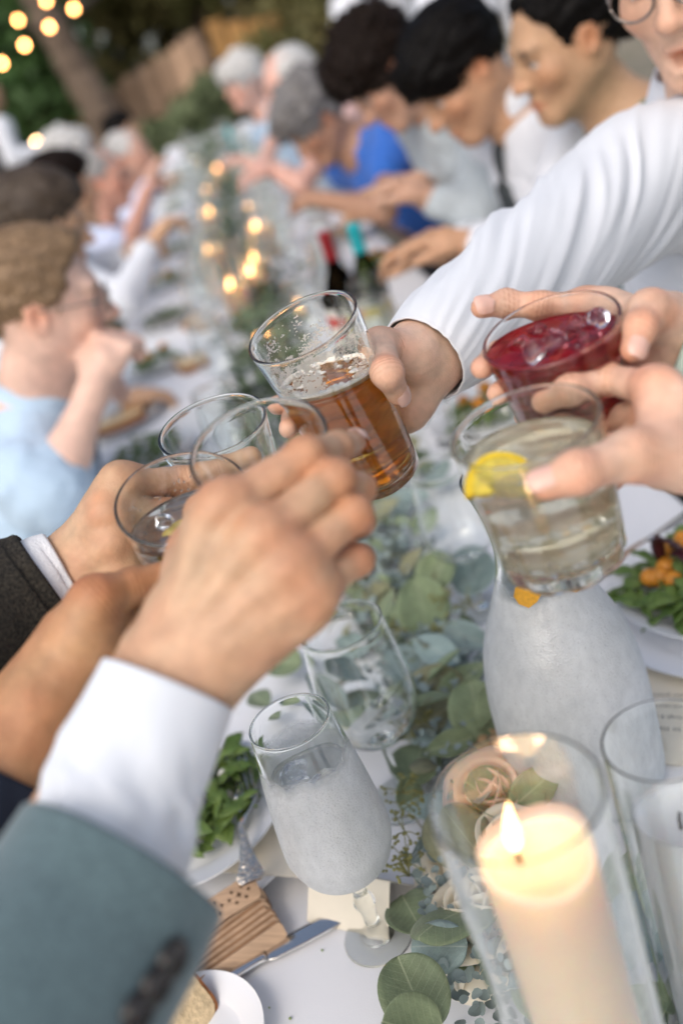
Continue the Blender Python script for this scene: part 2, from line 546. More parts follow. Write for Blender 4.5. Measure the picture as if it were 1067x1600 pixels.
class Tumbler:
    def __init__(s, rim, z, base, h, Rr, Rb, wall=0.0019, tb=0.008):
        """rim, base: pixels of the centres of the rim and of the base; z: distance of the rim; the glass leans so that it is h tall"""
        s.top = P(rim[0], rim[1], z)
        lo, hi = z, z + h
        for _ in range(50):
            m = (lo + hi) / 2
            if np.linalg.norm(P(base[0], base[1], m) - s.top) < h: lo = m
            else: hi = m
        s.o = P(base[0], base[1], (lo + hi) / 2)
        s.h = h; s.Rr = Rr; s.Rb = Rb; s.wall = wall; s.tb = tb
        s.z = unit(s.top - s.o)
        s.o = s.top - s.z * h
        s.M = axis_matrix(s.o, s.z, RT)
    def R(s, t): return s.Rb + (s.Rr - s.Rb) * t / s.h
    def dist(s, p):
        d = np.asarray(p) - s.o; t = d @ s.z
        rho = np.linalg.norm(d - np.multiply.outer(t, s.z), axis=-1)
        return rho - s.R(t)
    def hit(s, px, py, rad, side):
        zz = np.linspace(0.3, 1.4, 4400)
        pts = CAM + zz[:, None] * ray(px, py)
        dd = s.dist(pts) - rad
        ok = np.where(dd <= 0)[0]
        if len(ok) == 0: i = int(np.argmin(dd))
        else: i = ok[0] if side == 'n' else ok[-1]
        return pts[i]
    def build(s, name, label, group=None, facets=0):
        Rr, Rb, h, w, tb = s.Rr, s.Rb, s.h, s.wall, s.tb
        e = empty(name); tag(e, label, 'glass', group)
        place(e, s.M)
        out = [(0, 0.0015), (Rb * 0.55, 0.001), (Rb - 0.006, 0.0), (Rb - 0.002, 0.0008), (Rb, 0.003)]
        for k in range(1, 9): out.append((s.R(h * k / 9), h * k / 9))
        out = [q for q in out if q[1] < h - .009]
        rb = w * 0.62      # rounded lip
        out += [(s.R(h - .008), h - .008), (s.R(h - .004), h - .004), (Rr, h - 0.0022)]
        for a in np.linspace(-0.3, math.pi + 0.3, 9): out.append((Rr - w / 2 + rb * math.cos(a), h - rb + rb * math.sin(a)))
        for t in (h - 0.0022, h - 0.004, h - 0.008): out.append((s.R(t) - w, t))
        for k in range(8, 0, -1):
            t = tb + (h - tb) * k / 9
            out.append((s.R(t) - w, t))
        out += [(s.R(tb + 0.004) - w, tb + 0.004), (s.R(tb) - w - 0.003, tb + 0.0008), (s.R(tb) * 0.5, tb - 0.0006), (0, tb - 0.001)]
        v, f = lathe(out, 72)
        if facets:
            a = np.arctan2(v[:, 1], v[:, 0]); r = np.hypot(v[:, 0], v[:, 1])
            wgt = np.clip((h * 0.42 - v[:, 2]) / (h * 0.2), 0, 1)
            mod = 1 - 0.075 * wgt * (1 - np.abs(np.cos(a * facets / 2)) ** 0.7) * (r > Rb * 0.8)
            v[:, 0] *= mod; v[:, 1] *= mod
        link('glass_body', mesh('tumbler', v, f), GLASS, e)
        s.e = e
        return s
    def level_t(s, ang, z_level, Rin):
        """height along the wall at which the wall line at this angle meets the horizontal plane"""
        M = s.M
        def wz(t): 
            r = s.R(t) - Rin
            q = M[:3, :3] @ np.array([r * math.cos(ang), r * math.sin(ang), t]) + M[:3, 3]
            return q[2]
        lo, hi = s.tb, s.h * 0.985
        for _ in range(30):
            m = (lo + hi) / 2
            if wz(m) < z_level: lo = m
            else: hi = m
        return lo
    def liquid(s, name, m, z_level, foam=None, n=72, mat_foam=None):
        inset = s.wall - 0.0003
        rings = 10
        v = []; f = []
        top = [s.level_t(2 * math.pi * i / n, z_level, inset) for i in range(n)]
        for j in range(rings + 1):
            for i in range(n):
                a = 2 * math.pi * i / n
                t = s.tb - 0.0003 + (top[i] - s.tb) * j / rings
                r = s.R(t) - inset
                if j == 0: r -= 0.002
                v.append((r * math.cos(a), r * math.sin(a), t))
        f = grid_faces(n, rings + 1, True)
        f.append(tuple(range(n - 1, -1, -1)))
        # top surface in a few concentric rings
        c = np.mean(np.array(v[-n:]), axis=0)
        last = rings * n
        for q in (0.93, 0.7, 0.4):
            base = len(v)
            for i in range(n):
                p = c + (np.array(v[last + i] if q == 0.93 else v[rings * n + i]) - c) * q
                v.append(tuple(p - (np.array([0, 0, 0.0008]) if q == 0.93 else np.array([0, 0, 0.001]))))
            prev = last if q == 0.93 else base - n
            for i in range(n):
                j = (i + 1) % n
                f.append((prev + i, prev + j, base + j, base + i))
        b = len(v) - n
        f.append(tuple(b + i for i in range(n)))
        s.top_t = top
        return link(name, mesh(name, v, f), m, s.e)
    def wall_patch(s, name, m, keep, t0, t1, nu=240, nv=60, inset=None):
        """specks and film clinging to the inside wall: cells of a fine grid chosen by keep(angle, t)"""
        inset = s.wall + 0.0004 if inset is None else inset
        v = []; f = []
        for j in range(nv + 1):
            for i in range(nu):
                a = 2 * math.pi * i / nu; t = t0 + (t1 - t0) * j / nv
                r = s.R(t) - inset
                v.append((r * math.cos(a), r * math.sin(a), t))
        for j in range(nv):
            for i in range(nu):
                a = 2 * math.pi * (i + .5) / nu; t = t0 + (t1 - t0) * (j + .5) / nv
                if keep(a, t): f.append((j * nu + i, j * nu + (i + 1) % nu, (j + 1) * nu + (i + 1) % nu, (j + 1) * nu + i))
        me = mesh(name, v, f)
        return link(name, me, m, s.e)

G_BEER = Tumbler((471, 508), 0.715, (597, 742), 0.150, 0.0430, 0.0325).build('beer_glass', 'tall tumbler of amber beer tipped in the middle of the toast', 'raised tumblers')
G_A = Tumbler((331, 662), 0.745, (405, 850), 0.120, 0.0425, 0.034).build('tumbler', 'clear tumbler with dark bright rim, held by the hand in the dark tweed sleeve', 'raised tumblers')
G_B = Tumbler((402, 694), 0.585, (474, 866), 0.100, 0.0425, 0.034).build('tumbler', 'clear tumbler wrapped by the nearest hand in the white cuff', 'raised tumblers')
G_C = Tumbler((284, 776), 0.635, (325, 930), 0.098, 0.0435, 0.029, tb=0.01).build('tumbler', 'clear tumbler of sparkling water with yellow garnish, furthest left of the raised glasses', 'raised tumblers')
G_P = Tumbler((859, 512), 0.615, (920, 702), 0.096, 0.0435, 0.0345, wall=0.0019).build('tumbler', 'tumbler of crimson iced drink held by the hand with the pale green bracelet', 'raised tumblers')
G_L = Tumbler((818, 662), 0.555, (884, 872), 0.098, 0.0430, 0.0375, wall=0.0022, tb=0.016).build('tumbler', 'heavy based tumbler of cloudy lemon cocktail on the right', 'raised tumblers', facets=9)

BEER = liquid_mat('amber beer', (0.988, 0.75, 0.02), 28, (1, 0.97, 0.88), 0.0, 0.14, (0.95, 0.36, 0.0))
FOAM = mat('beer foam', (0.86, 0.80, 0.72), 0.7, var=0.15, scale=400, bump=0.5, bscale=900, sss=0.3, sssr=(0.004, 0.003, 0.002))
FILM = mat('beer foam film', (0.9, 0.86, 0.8), 0.6, trans=0.55, bump=0.6, bscale=1200)
zb = P(500, 607, 0.72)[2]
G_BEER.liquid('beer', BEER, zb)
def foam_ring():
    n = 96; v = []; f = []
    top = np.interp(np.arange(n) / n * 72, np.arange(73), np.append(G_BEER.top_t, G_BEER.top_t[0]))
    for j, (dr, dt) in enumerate([(0.0, -0.0035), (0.0, 0.0005), (0.0012, 0.0018), (0.0042, 0.0012), (0.0052, -0.0012), (0.003, -0.003)]):
        for i in range(n):
            a = 2 * math.pi * i / n
            wv = 1 + 0.7 * float(fbm(np.array([math.cos(a) * 5, math.sin(a) * 5, j * .3]), 3))
            t = top[i] + dt * (wv if j > 0 else 1)
            r = G_BEER.R(t) - G_BEER.wall - 0.0001 - dr * max(0.3, wv)
            v.append((r * math.cos(a), r * math.sin(a), t))
    f = grid_faces(n, 6, True)
    for i in range(n): f.append((5 * n + i, 5 * n + (i + 1) % n, (i + 1) % n, i))
    link('foam', mesh('foam', v, f), FOAM, G_BEER.e)
    # foam rafts on the surface
    mb = MB()
    tm = float(np.mean(G_BEER.top_t))
    n = 72
    Mi = np.linalg.inv(G_BEER.M)
    up_l = Mi[:3, :3] @ np.array([0, 0, 1.0])
    c = np.array([0, 0, tm])
    for k in range(70):
        a = random.uniform(0, 6.28); rr = 0.034 * math.sqrt(random.random())
        nz = float(fbm(np.array([math.cos(a) * rr * 70, math.sin(a) * rr * 70, 1.]), 11))
        if nz < 0.05 and rr < 0.027: continue
        p = np.array([rr * math.cos(a), rr * math.sin(a), 0.0])
        p = p - up_l * ((p) @ up_l) / 1.0 + c
        p = p * np.array([1, 1, 1])
        s = random.uniform(0.0012, 0.0042)
        vv, ff = lathe([(0, 0.0008), (s * .6, .0007), (s, .0001), (s * .9, -.0006), (0, -.001)], 9)
        vv[:, 0] *= random.uniform(.6, 1.5)
        mb.add(vv, ff, axis_matrix(p + up_l * 0.0003, up_l))
    mb.build('foam', FOAM, G_BEER.e)
    ht = G_BEER.h
    def keep(a, t):
        i = int(a / (2 * math.pi) * 72) % 72
        d = t - G_BEER.top_t[i]
        if d < 0.001 or d > 0.05: return False
        q = np.array([math.cos(a) * 6, math.sin(a) * 6, t * 150])
        big = fbm(q * 0.55, 4); fine = vnoise(q * 6, 8)
        return big * 0.9 + fine * 0.75 > 0.02 + d * 12
    o = G_BEER.wall_patch('foam_film', FILM, keep, 0.06, ht * 0.96, 260, 90)
foam_ring()
WATER = liquid_mat('iced water', (0.97, 1, 1), 4, (1, 1, 1), 0.02, 0.08, (0.85, 0.88, 0.9))
G_C.liquid('water', WATER, P(230, 858, 0.62)[2])
RED = liquid_mat('crimson drink', (0.93, 0.02, 0.07), 34, (1, 0.82, 0.84), 0.05, 0.38, (0.60, 0.012, 0.035))
G_P.liquid('drink', RED, P(862, 536, 0.61)[2])
LEM = liquid_mat('cloudy cocktail', (0.988, 0.955, 0.86), 4, (1, 0.99, 0.96), 0.06, 0.30, (0.98, 0.91, 0.70))
G_L.liquid('drink', LEM, P(820, 722, 0.55)[2])
DROP = GLASS
# bubbles and drops on the inside of the water tumbler
def specks(G, name, num, t0, t1, seed, rmin=0.0004, rmax=0.0012):
    rg = random.Random(seed); mb = MB()
    for k in range(num):
        a = rg.uniform(0, 6.283); t = rg.uniform(t0, t1); r = G.R(t) - G.wall - 0.0002
        s = rg.uniform(rmin, rmax)
        v, f = lathe([(0, -s * .5), (s, 0), (0, s * .5)], 5)
        mb.add(v, f, axis_matrix((r * math.cos(a), r * math.sin(a), t), (-math.cos(a), -math.sin(a), 0), (0, 0, 1)))
    o = mb.build(name, DROP, G.e); tag(o, kind='stuff')
specks(G_C, 'droplets', 260, 0.03, 0.08, 5)
# lemon wedges, garnish, ice
RIND = mat('lemon rind', (0.80, 0.56, 0.03), 0.45, var=0.15, scale=300, bump=0.3, bscale=900)
PULP = mat('lemon pulp', (0.86, 0.66, 0.10), 0.3, var=0.3, scale=160, sss=0.3, trans=0.15)
ICE = glass_mat('ice', (0.97, 0.98, 1.0), 0.08, 1.31)
def lemon_slice(G, c, nrm, rad, label, half=True):
    e = empty('lemon_slice'); tag(e, label, 'lemon slice')
    Mg = G.M @ axis_matrix(c, nrm)
    place(e, Mg)
    n = 20; th = 0.0026
    a = np.linspace(0, math.pi if half else 2 * math.pi, n)
    def fan(r0, r1, z0, z1):
        v = []; 
        for z in (z0, z1):
            for r in (r0, r1):
                for q in a: v.append((r * math.cos(q), r * math.sin(q), z))
        f = grid_faces(n, 2, False, 0) + grid_faces(n, 2, False, 2 * n)
        f += [(n + i, n + i + 1, 3 * n + i + 1, 3 * n + i) for i in range(n - 1)]
        f += [(i + 1, i, 2 * n + i, 2 * n + i + 1) for i in range(n - 1)]
        return v, f
    v, f = fan(rad * 0.86, rad, -th, th); link('rind', mesh('rind', v, f, False), RIND, e)
    v, f = fan(0.001, rad * 0.85, -th * 0.9, th * 0.9); link('pulp', mesh('pulp', v, f, False), PULP, e)
    return e
def ice_cube(G, c, s, seed, label, cat='ice'):
    rg = np.random.default_rng(seed)
    b = bpy.data.meshes.new('ice')
    V = Vol((-.022,) * 3, (.022,) * 3, 0.0016)
    V.ell((0, 0, 0), (s * .75, s * .7, s * .8))
    for k in range(9):
        n = unit(rg.normal(size=3)); 
        V.put(lambda x, y, z: (x * n[0] + y * n[1] + z * n[2] - s * rg.uniform(.42, .6)), (-.02,) * 3, (.02,) * 3, 0.002, 'i')
    v, q = V.verts()
    o = link('ice_cube', qmesh('ice_cube', v, q), ICE)
    tag(o, label, cat, 'ice in the raised drinks')
    place(o, G.M @ axis_matrix(c, unit(rg.normal(size=3))))
def in_glass(G, px, py, z):
    q = np.linalg.inv(G.M) @ np.append(P(px, py, z), 1)
    return q[:3]
lemon_slice(G_L, in_glass(G_L, 792, 770, 0.545), (0.25, -0.15, 1) @ np.eye(3) if False else np.linalg.inv(G_L.M)[:3, :3] @ unit(-FWD + 0.45 * UP + .3 * RT), 0.024, 'yellow lemon half slice floating in the cloudy cocktail')
lemon_slice(G_C, in_glass(G_C, 296, 848, 0.645), np.linalg.inv(G_C.M)[:3, :3] @ unit(-FWD + 0.6 * UP - .3 * RT), 0.016, 'lemon half slice in the sparkling water tumbler on the left')
def ice_in(G, num, seed, s, lab, depth, up=0.004):
    """ice lumps floating at the level surface of a held drink"""
    rg_ = np.random.default_rng(seed)
    Mi = np.linalg.inv(G.M); ul = Mi[:3, :3] @ np.array([0, 0, 1.0])
    tm = float(np.mean(G.top_t))
    for k in range(num):
        a = rg_.uniform(0, 6.28); r = (G.R(tm) - G.wall - s * .9) * math.sqrt(rg_.random())
        p = np.array([r * math.cos(a), r * math.sin(a), 0]); p = p - ul * (p @ ul) + np.array([0, 0, tm]) - ul * (depth * rg_.random() - up)
        ice_cube(G, p, s * rg_.uniform(.75, 1.1), seed * 31 + k, lab)
ice_in(G_P, 11, 3, 0.0125, 'ice lump floating in the crimson drink', 0.014, 0.007)
ice_in(G_L, 4, 4, 0.0135, 'ice lump floating in the cloudy lemon cocktail', 0.022)
ice_in(G_C, 2, 6, 0.0125, 'ice lump floating in the sparkling water tumbler', 0.012)
# ------------------------------------------------------------------ arms and hands
def skin_mat(name, rough=0.44):
    m = mat(name, (0.6, 0.4, 0.3), rough, var=0.17, scale=70, bump=0.35, bscale=700, spec=0.42, sss=0.10, sssr=(0.009, 0.003, 0.0015), attr='Col', bdist=0.0005, detail=8)
    # fine skin lines: a cracked cell pattern on top of the grain
    t = m.node_tree; b = t.nodes['Principled BSDF']
    tc = [n for n in t.nodes if n.type == 'TEX_COORD'][0]; bp0 = [n for n in t.nodes if n.type == 'BUMP'][0]
    vo = N(t, 'ShaderNodeTexVoronoi'); vo.feature = 'DISTANCE_TO_EDGE'; vo.inputs['Scale'].default_value = 420
    t.links.new(tc.outputs['Object'], vo.inputs['Vector'])
    mr = N(t, 'ShaderNodeMapRange'); mr.inputs['From Max'].default_value = 0.22
    t.links.new(vo.outputs['Distance'], mr.inputs['Value'])
    bp = N(t, 'ShaderNodeBump'); bp.inputs['Strength'].default_value = 0.22; bp.inputs['Distance'].default_value = 0.0005
    t.links.new(mr.outputs[0], bp.inputs['Height']); t.links.new(bp0.outputs[0], bp.inputs['Normal']); t.links.new(bp.outputs[0], b.inputs['Normal'])
    return m
SKIN = skin_mat('skin')
NAIL = mat('fingernail', (0.72, 0.45, 0.36), 0.25, var=0.06, scale=200, spec=0.6, sss=0.2, sssr=(0.004, 0.002, 0.001))
PALE = np.array((0.56, 0.345, 0.215)); FAIR = np.array((0.70, 0.46, 0.335)); TAN = np.array((0.46, 0.245, 0.125)); OLIVE = np.array((0.56, 0.35, 0.215))
FLUSH = np.array((0.97, 0.60, 0.44))

def arm(person, fingers, wrist, forearm, back, skin, voxel=0.0012, wr=(0.030, 0.020), palm_r=0.0125, thumb_cmc=None,
        nails=(), nail_hint=None, tendons=True, web=True, veins=None, seed=0, scale=1.0, knuckle=0.55):
    """one continuous hand and forearm.  fingers: name -> (points, radii); wrist: point; forearm: points from the wrist
    to the elbow with (half width, half thickness); back: direction the back of the hand faces"""
    pts = [p for fs in fingers.values() for p in fs[0]] + [wrist] + [f[0] for f in forearm]
    lo = np.min(pts, 0) - 0.055; hi = np.max(pts, 0) + 0.055
    V = Vol(lo, hi, voxel)
    back = unit(back)
    wd = unit(np.mean([fingers[k][0][0] for k in fingers if k != 'thumb'], 0) - wrist)
    side = unit(np.cross(wd, back))                 # across the hand
    order = [k for k in ('index', 'middle', 'ring', 'pinky') if k in fingers]
    mcp = {k: np.array(fingers[k][0][0]) for k in order}
    sgn = np.sign((mcp[order[0]] - mcp[order[-1]]) @ side)
    # forearm: twin cones make an oval section
    fp = [(np.array(wrist), wr[0], wr[1])] + [(np.array(a), b, c) for a, b, c in forearm]
    for (a, wa, ta), (b, wb, tb) in zip(fp[:-1], fp[1:]):
        for q in (-1, -0.33, 0.33, 1):
            V.cone(a + side * q * (wa - ta), b + side * q * (wb - tb), ta, tb, 0.006)
    # metacarpals
    n = len(order)
    for i, k in enumerate(order):
        q = (1 - 2 * i / max(1, n - 1)) * sgn
        c = np.array(wrist) + side * q * (wr[0] - wr[1]) * 1.0 + wd * 0.010
        V.cone(c, mcp[k] - back * 0.002, wr[1] * 0.80, palm_r * (1 if i < 2 else 0.94 - 0.05 * (i - 2)), 0.014)
        # palm flesh
        V.cone(c - back * 0.008, mcp[k] - back * 0.010 - wd * 0.008, wr[1] * 0.72, palm_r * 0.86, 0.012)
    for a, b in zip(order[:-1], order[1:]):
        V.cone(mcp[a] - wd * 0.013 - back * .003, mcp[b] - wd * 0.013 - back * .003, palm_r * 0.86, palm_r * 0.84, 0.012)
        if web: V.cone(mcp[a] - wd * 0.002 - back * .007, mcp[b] - wd * 0.002 - back * .007, 0.0055, 0.0055, 0.008)
    if 'thumb' in fingers:
        tp = [np.array(p) for p in fingers['thumb'][0]]; tr = fingers['thumb'][1]
        V.cone(np.array(wrist) * .6 + tp[0] * .4, tp[0], wr[1] * 0.75, tr[0], 0.014)
        V.cone(tp[0], tp[1], tr[0], tr[1], 0.012)
        if web: V.cone(tp[0] * .35 + tp[1] * .65, mcp[order[0]] * .8 + np.array(wrist) * .2 - back * .004, 0.0085, 0.009, 0.016)
    base = V.a.copy()
    final = base.copy()
    info = []
    def segs(k, lst, rr, kb):
        """blend one finger into the palm, keep it apart from the others"""
        nonlocal final
        V.a = np.full(V.n, 0.5, np.float32)
        for i in range(len(lst) - 1):
            V.cone(lst[i], lst[i + 1], rr[i], rr[i + 1], 0.003)
        for i in range(1, len(lst) - 1):                   # knuckles swell a little
            V.ball(lst[i], rr[i] * 1.045, 0.006)
        # fleshy pads
        for i in range(len(lst) - 1):
            mid = (np.array(lst[i]) + np.array(lst[i + 1])) / 2
        d = V.a
        w = np.maximum(kb - np.abs(base - d), 0) / kb
        m = np.minimum(base, d) - w * w * kb * 0.25
        # crease between neighbours: tight blend only
        kk = 0.0007
        w2 = np.maximum(kk - np.abs(final - m), 0) / kk
        final = np.minimum(final, m) - w2 * w2 * kk * 0.25
    for k in order:
        segs(k, fingers[k][0], [q_ * .93 for q_ in fingers[k][1]], 0.0085)
    if 'thumb' in fingers:
        segs('thumb', fingers['thumb'][0][1:], fingers['thumb'][1][1:], 0.010)
    V.a = final
    if tendons:
        for i, k in enumerate(order):
            q = (1 - 2 * i / max(1, n - 1)) * sgn
            c = np.array(wrist) + side * q * 0.006 + back * (wr[1] * 0.72)
            V.cone(c * .85 + mcp[k] * .15 + back * 0.0025, mcp[k] + back * (palm_r * 0.86) - wd * .010, 0.0024, 0.0030, 0.009)
    for k in order:                                        # MCP knuckle heads
        V.ell(mcp[k] + back * (palm_r * 0.30), (palm_r * .86,) * 3, k=0.010)
    for pth in (veins or []):
        V.chain(pth, [0.0014] * len(pth), 0.005)
    v, q = V.verts()
    v = relax(v, q, 2, 0.5)
    # creases across the knuckles, back and front
    Nn = vnormals(v, q)
    crs = np.zeros(len(v))
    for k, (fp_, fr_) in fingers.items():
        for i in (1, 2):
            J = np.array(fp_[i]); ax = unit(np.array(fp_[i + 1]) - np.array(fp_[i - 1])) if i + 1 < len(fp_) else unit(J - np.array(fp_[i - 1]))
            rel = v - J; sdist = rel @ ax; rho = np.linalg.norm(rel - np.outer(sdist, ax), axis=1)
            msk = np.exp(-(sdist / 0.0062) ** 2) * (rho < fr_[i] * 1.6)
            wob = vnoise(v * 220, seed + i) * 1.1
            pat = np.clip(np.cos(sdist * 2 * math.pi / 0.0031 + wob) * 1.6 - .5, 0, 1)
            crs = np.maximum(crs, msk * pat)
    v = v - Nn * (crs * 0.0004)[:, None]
    v = v + Nn * (0.00035 * fbm(v * 90, seed + 3, 2))[:, None]
    me = qmesh('arm', v, q)
    # pigment: redder knuckles, finger ends and palm side, plus shade painted in the creases
    Nn = vnormals(v, q)
    col = np.tile(np.array(skin, float), (len(v), 1))
    fl = np.zeros(len(v))
    for k in order:
        for i, wgt in ((0, knuckle), (1, knuckle * 0.95), (2, knuckle * 0.55), (3, knuckle * 0.8)):
            if i >= len(fingers[k][0]): continue
            d = np.linalg.norm(v - np.array(fingers[k][0][i]), axis=1)
            fl = np.maximum(fl, wgt * np.exp(-(np.maximum(0, d - fingers[k][1][i]) / 0.006) ** 2))
    if 'thumb' in fingers:
        for i, wgt in ((1, .35), (2, knuckle * .8), (3, knuckle * .9)):
            d = np.linalg.norm(v - np.array(fingers['thumb'][0][i]), axis=1)
            fl = np.maximum(fl, wgt * np.exp(-(np.maximum(0, d - fingers['thumb'][1][i]) / 0.007) ** 2))
    fl = np.clip(fl + 0.16 * fbm(v * 60 + seed, seed), 0, 1)
    col = col * (1 - fl[:, None] * (1 - FLUSH))
    col *= (1 + 0.07 * fbm(v * 160, seed + 5))[:, None]
    col *= (1 - 0.22 * crs)[:, None] ** np.array((1.0, 1.5, 1.7))  # darker, redder creases: shade put into the skin colour
    bl = np.clip(fbm(v * 38, seed + 17, 2), -1, 1)[:, None]
    col *= 1 + bl * np.array((.03, -.06, -.07))
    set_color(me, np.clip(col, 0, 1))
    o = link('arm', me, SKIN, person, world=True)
    # nails
    for k in nails:
        p, r = fingers[k]
        A, B, Cc = (np.array(p[-3]), np.array(p[-2]), np.array(p[-1]))
        d = unit(Cc - B)
        h = nail_hint.get(k) if isinstance(nail_hint, dict) and k in nail_hint else None
        up = np.array(h) if h is not None else (unit(B - A) - d) if np.linalg.norm(unit(B - A) - d) > 0.2 else back
        up = unit(up - d * (up @ d)); s = np.cross(d, up)
        rt = r[-1]; nu, nv = 9, 10
        vv = []
        for j in range(nv):
            tt = j / (nv - 1)
            for i in range(nu):
                a = (i / (nu - 1) - .5) * 2
                lim = 0.98 * min(1.0, math.sqrt(max(0, 1 - max(0, (0.25 - tt) / 0.25) ** 2)) * .96 + .04) * min(1, math.sqrt(max(0.0, 1 - max(0, (tt - .78) / .26) ** 2)))
                ang = a * 0.92 * lim
                l = -0.0055 + tt * 0.0135
                rr = rt * 1.04 + 0.0003 - 0.0016 * max(0, (l - 0.002) / 0.006) ** 2 * 1.3
                vv.append(Cc + d * l * rt / 0.0075 + up * rr * math.cos(ang) + s * rr * math.sin(ang))
        ff = grid_faces(nu, nv)
        link('fingernail', mesh('fingernail', vv, ff), NAIL, person, world=True)
    return o

def cloth_tube(name, parent, m, path, radii, n=64, nl=60, amp=0.003, seed=0, th=0.002, hint=(0, 0, 1), squash=None, open0=True,
               freq=(2.2, 16), twist=1.2, ampf=None, closed_end=True, fine=0.25):
    """a sleeve: path[0] is the open hem, folds run round and along it"""
    p = spline(path, nl)
    rr = np.interp(np.linspace(0, 1, nl), np.linspace(0, 1, len(radii)), radii)
    sq = np.interp(np.linspace(0, 1, nl), np.linspace(0, 1, len(squash)), squash) if squash is not None else np.ones(nl)
    tn, Nn, B = frames(p, hint)
    L = np.concatenate([[0], np.cumsum(np.linalg.norm(np.diff(p, axis=0), axis=1))])
    a = np.linspace(0, 2 * math.pi, n, endpoint=False)
    v = []
    A, S = np.meshgrid(a, L)
    q = np.stack([np.cos(A + S * twist * 6) * freq[0], np.sin(A + S * twist * 6) * freq[0], S * freq[1]], -1)
    fold = 1 - np.abs(fbm(q, seed, 3))            # ridged
    brk = np.clip(.55 + .9 * fbm(np.stack([np.cos(A) * 1.2, np.sin(A) * 1.2, S * 7], -1), seed + 21, 2), 0, 1.3)      # folds gather in places and fade out in others
    fold = (fold - 0.7) * 1.6 * brk + fine * fbm(q * np.array([2.5, 2.5, 3.2]), seed + 9, 2)
    am = np.full(nl, amp) if ampf is None else amp * np.array([ampf(t) for t in np.linspace(0, 1, nl)])
    R = rr[:, None] + fold * am[:, None]
    def ring(j, r):
        return p[j] + Nn[j] * (np.cos(a) * r * sq[j])[:, None] + B[j] * (np.sin(a) * r)[:, None]
    rows = []
    if open0:
        for j in (min(8, nl - 1), 4, 2, 1, 0): rows.append(ring(j, R[j] - th))
        rows.append(ring(0, R[0] - th * .5) - tn[0] * th * 0.45)
    for j in range(nl): rows.append(ring(j, R[j]))
    v = np.vstack(rows)
    f = grid_faces(n, len(rows), True)
    if closed_end: f.append(tuple(range((len(rows) - 1) * n, len(rows) * n)))
    return link(name, mesh(name, v, f), m, parent, world=True)

def G(g, spec):
    """joints: (px, py, 'n'|'f'|distance, radius)"""
    pts, rad = [], []
    for px, py, s, r in spec:
        pts.append(g.hit(px, py, r, s) if isinstance(s, str) else P(px, py, s)); rad.append(r)
    return pts, rad
WHITE = mat('white shirt cotton', (0.68, 0.71, 0.75), 0.8, var=0.03, scale=14, bump=0.25, bscale=900, sheen=0.15, bdist=0.0004)

# --- nearest hand: white cuff, grey green jacket sleeve, tumbler B
pF = empty('person', P(150, 1450, 0.45)); tag(pF, 'person in a grey green jacket with a white cuff, the hand nearest the camera', 'person')
wF = P(268, 1062, 0.515)
fF = {
    'index': G(G_B, [(352, 792, 0.512, 0.0125), (478, 712, 0.527, 0.0106), (527, 700, 'n', 0.0092), (553, 690, 'n', 0.0076)]),
    'middle': G(G_B, [(412, 838, 0.503, 0.0125), (524, 747, 0.523, 0.0104), (560, 764, 0.552, 0.0090), (545, 792, 0.575, 0.0078)]),
    'ring': G(G_B, [(458, 884, 0.503, 0.0118), (552, 803, 0.524, 0.0100), (560, 815, 0.567, 0.0088), (535, 840, 0.592, 0.0076)]),
    'pinky': G(G_B, [(488, 922, 0.508, 0.0108), (556, 876, 0.534, 0.0088), (562, 872, 0.556, 0.0078), (545, 880, 0.575, 0.0068)]),
    'thumb': G(G_B, [(285, 960, 0.535, 0.016), (300, 860, 0.575, 0.0125), (318, 800, 'f', 0.0105), (350, 760, 'f', 0.0085)]),
}
arm(pF, fF, wF, [(P(195, 1210, 0.50), 0.034, 0.025), (P(110, 1400, 0.47), 0.040, 0.034)], -FWD + 0.25 * UP - 0.25 * RT, PALE, wr=(0.033, 0.021), palm_r=0.0135,
    nails=('index',), nail_hint={'index': -FWD + 1.2 * UP + .3 * RT}, seed=3, knuckle=0.62)
cloth_tube('shirt_cuff', pF, WHITE, [P(262, 1072, 0.503), P(228, 1150, 0.495), P(190, 1240, 0.487), P(150, 1350, 0.47), P(100, 1480, 0.45)],
           [0.0355, 0.0375, 0.039, 0.041, 0.042], amp=0.0034, seed=4, th=0.0018, hint=FWD, squash=[0.80, 0.82, 0.88, .9, .9], ampf=lambda t: 0.22 + 2.2 * min(1, max(0, t - .16) * 2.4), freq=(1.3, 16), twist=2.4)
JACKET = mat('grey green wool', (0.098, 0.150, 0.160), 0.95, var=0.28, scale=330, bump=0.8, bscale=420, sheen=0.3, bdist=0.001)
cloth_tube('jacket_sleeve', pF, JACKET, [P(188, 1352, 0.452), P(130, 1450, 0.435), P(40, 1580, 0.41), P(-90, 1760, 0.38), P(-200, 1960, 0.36)],
           [0.052, 0.053, 0.056, 0.060, 0.064], amp=0.002, seed=6, th=0.004, hint=FWD, squash=[0.85, .88, .9, .9, .9], freq=(1.2, 9))

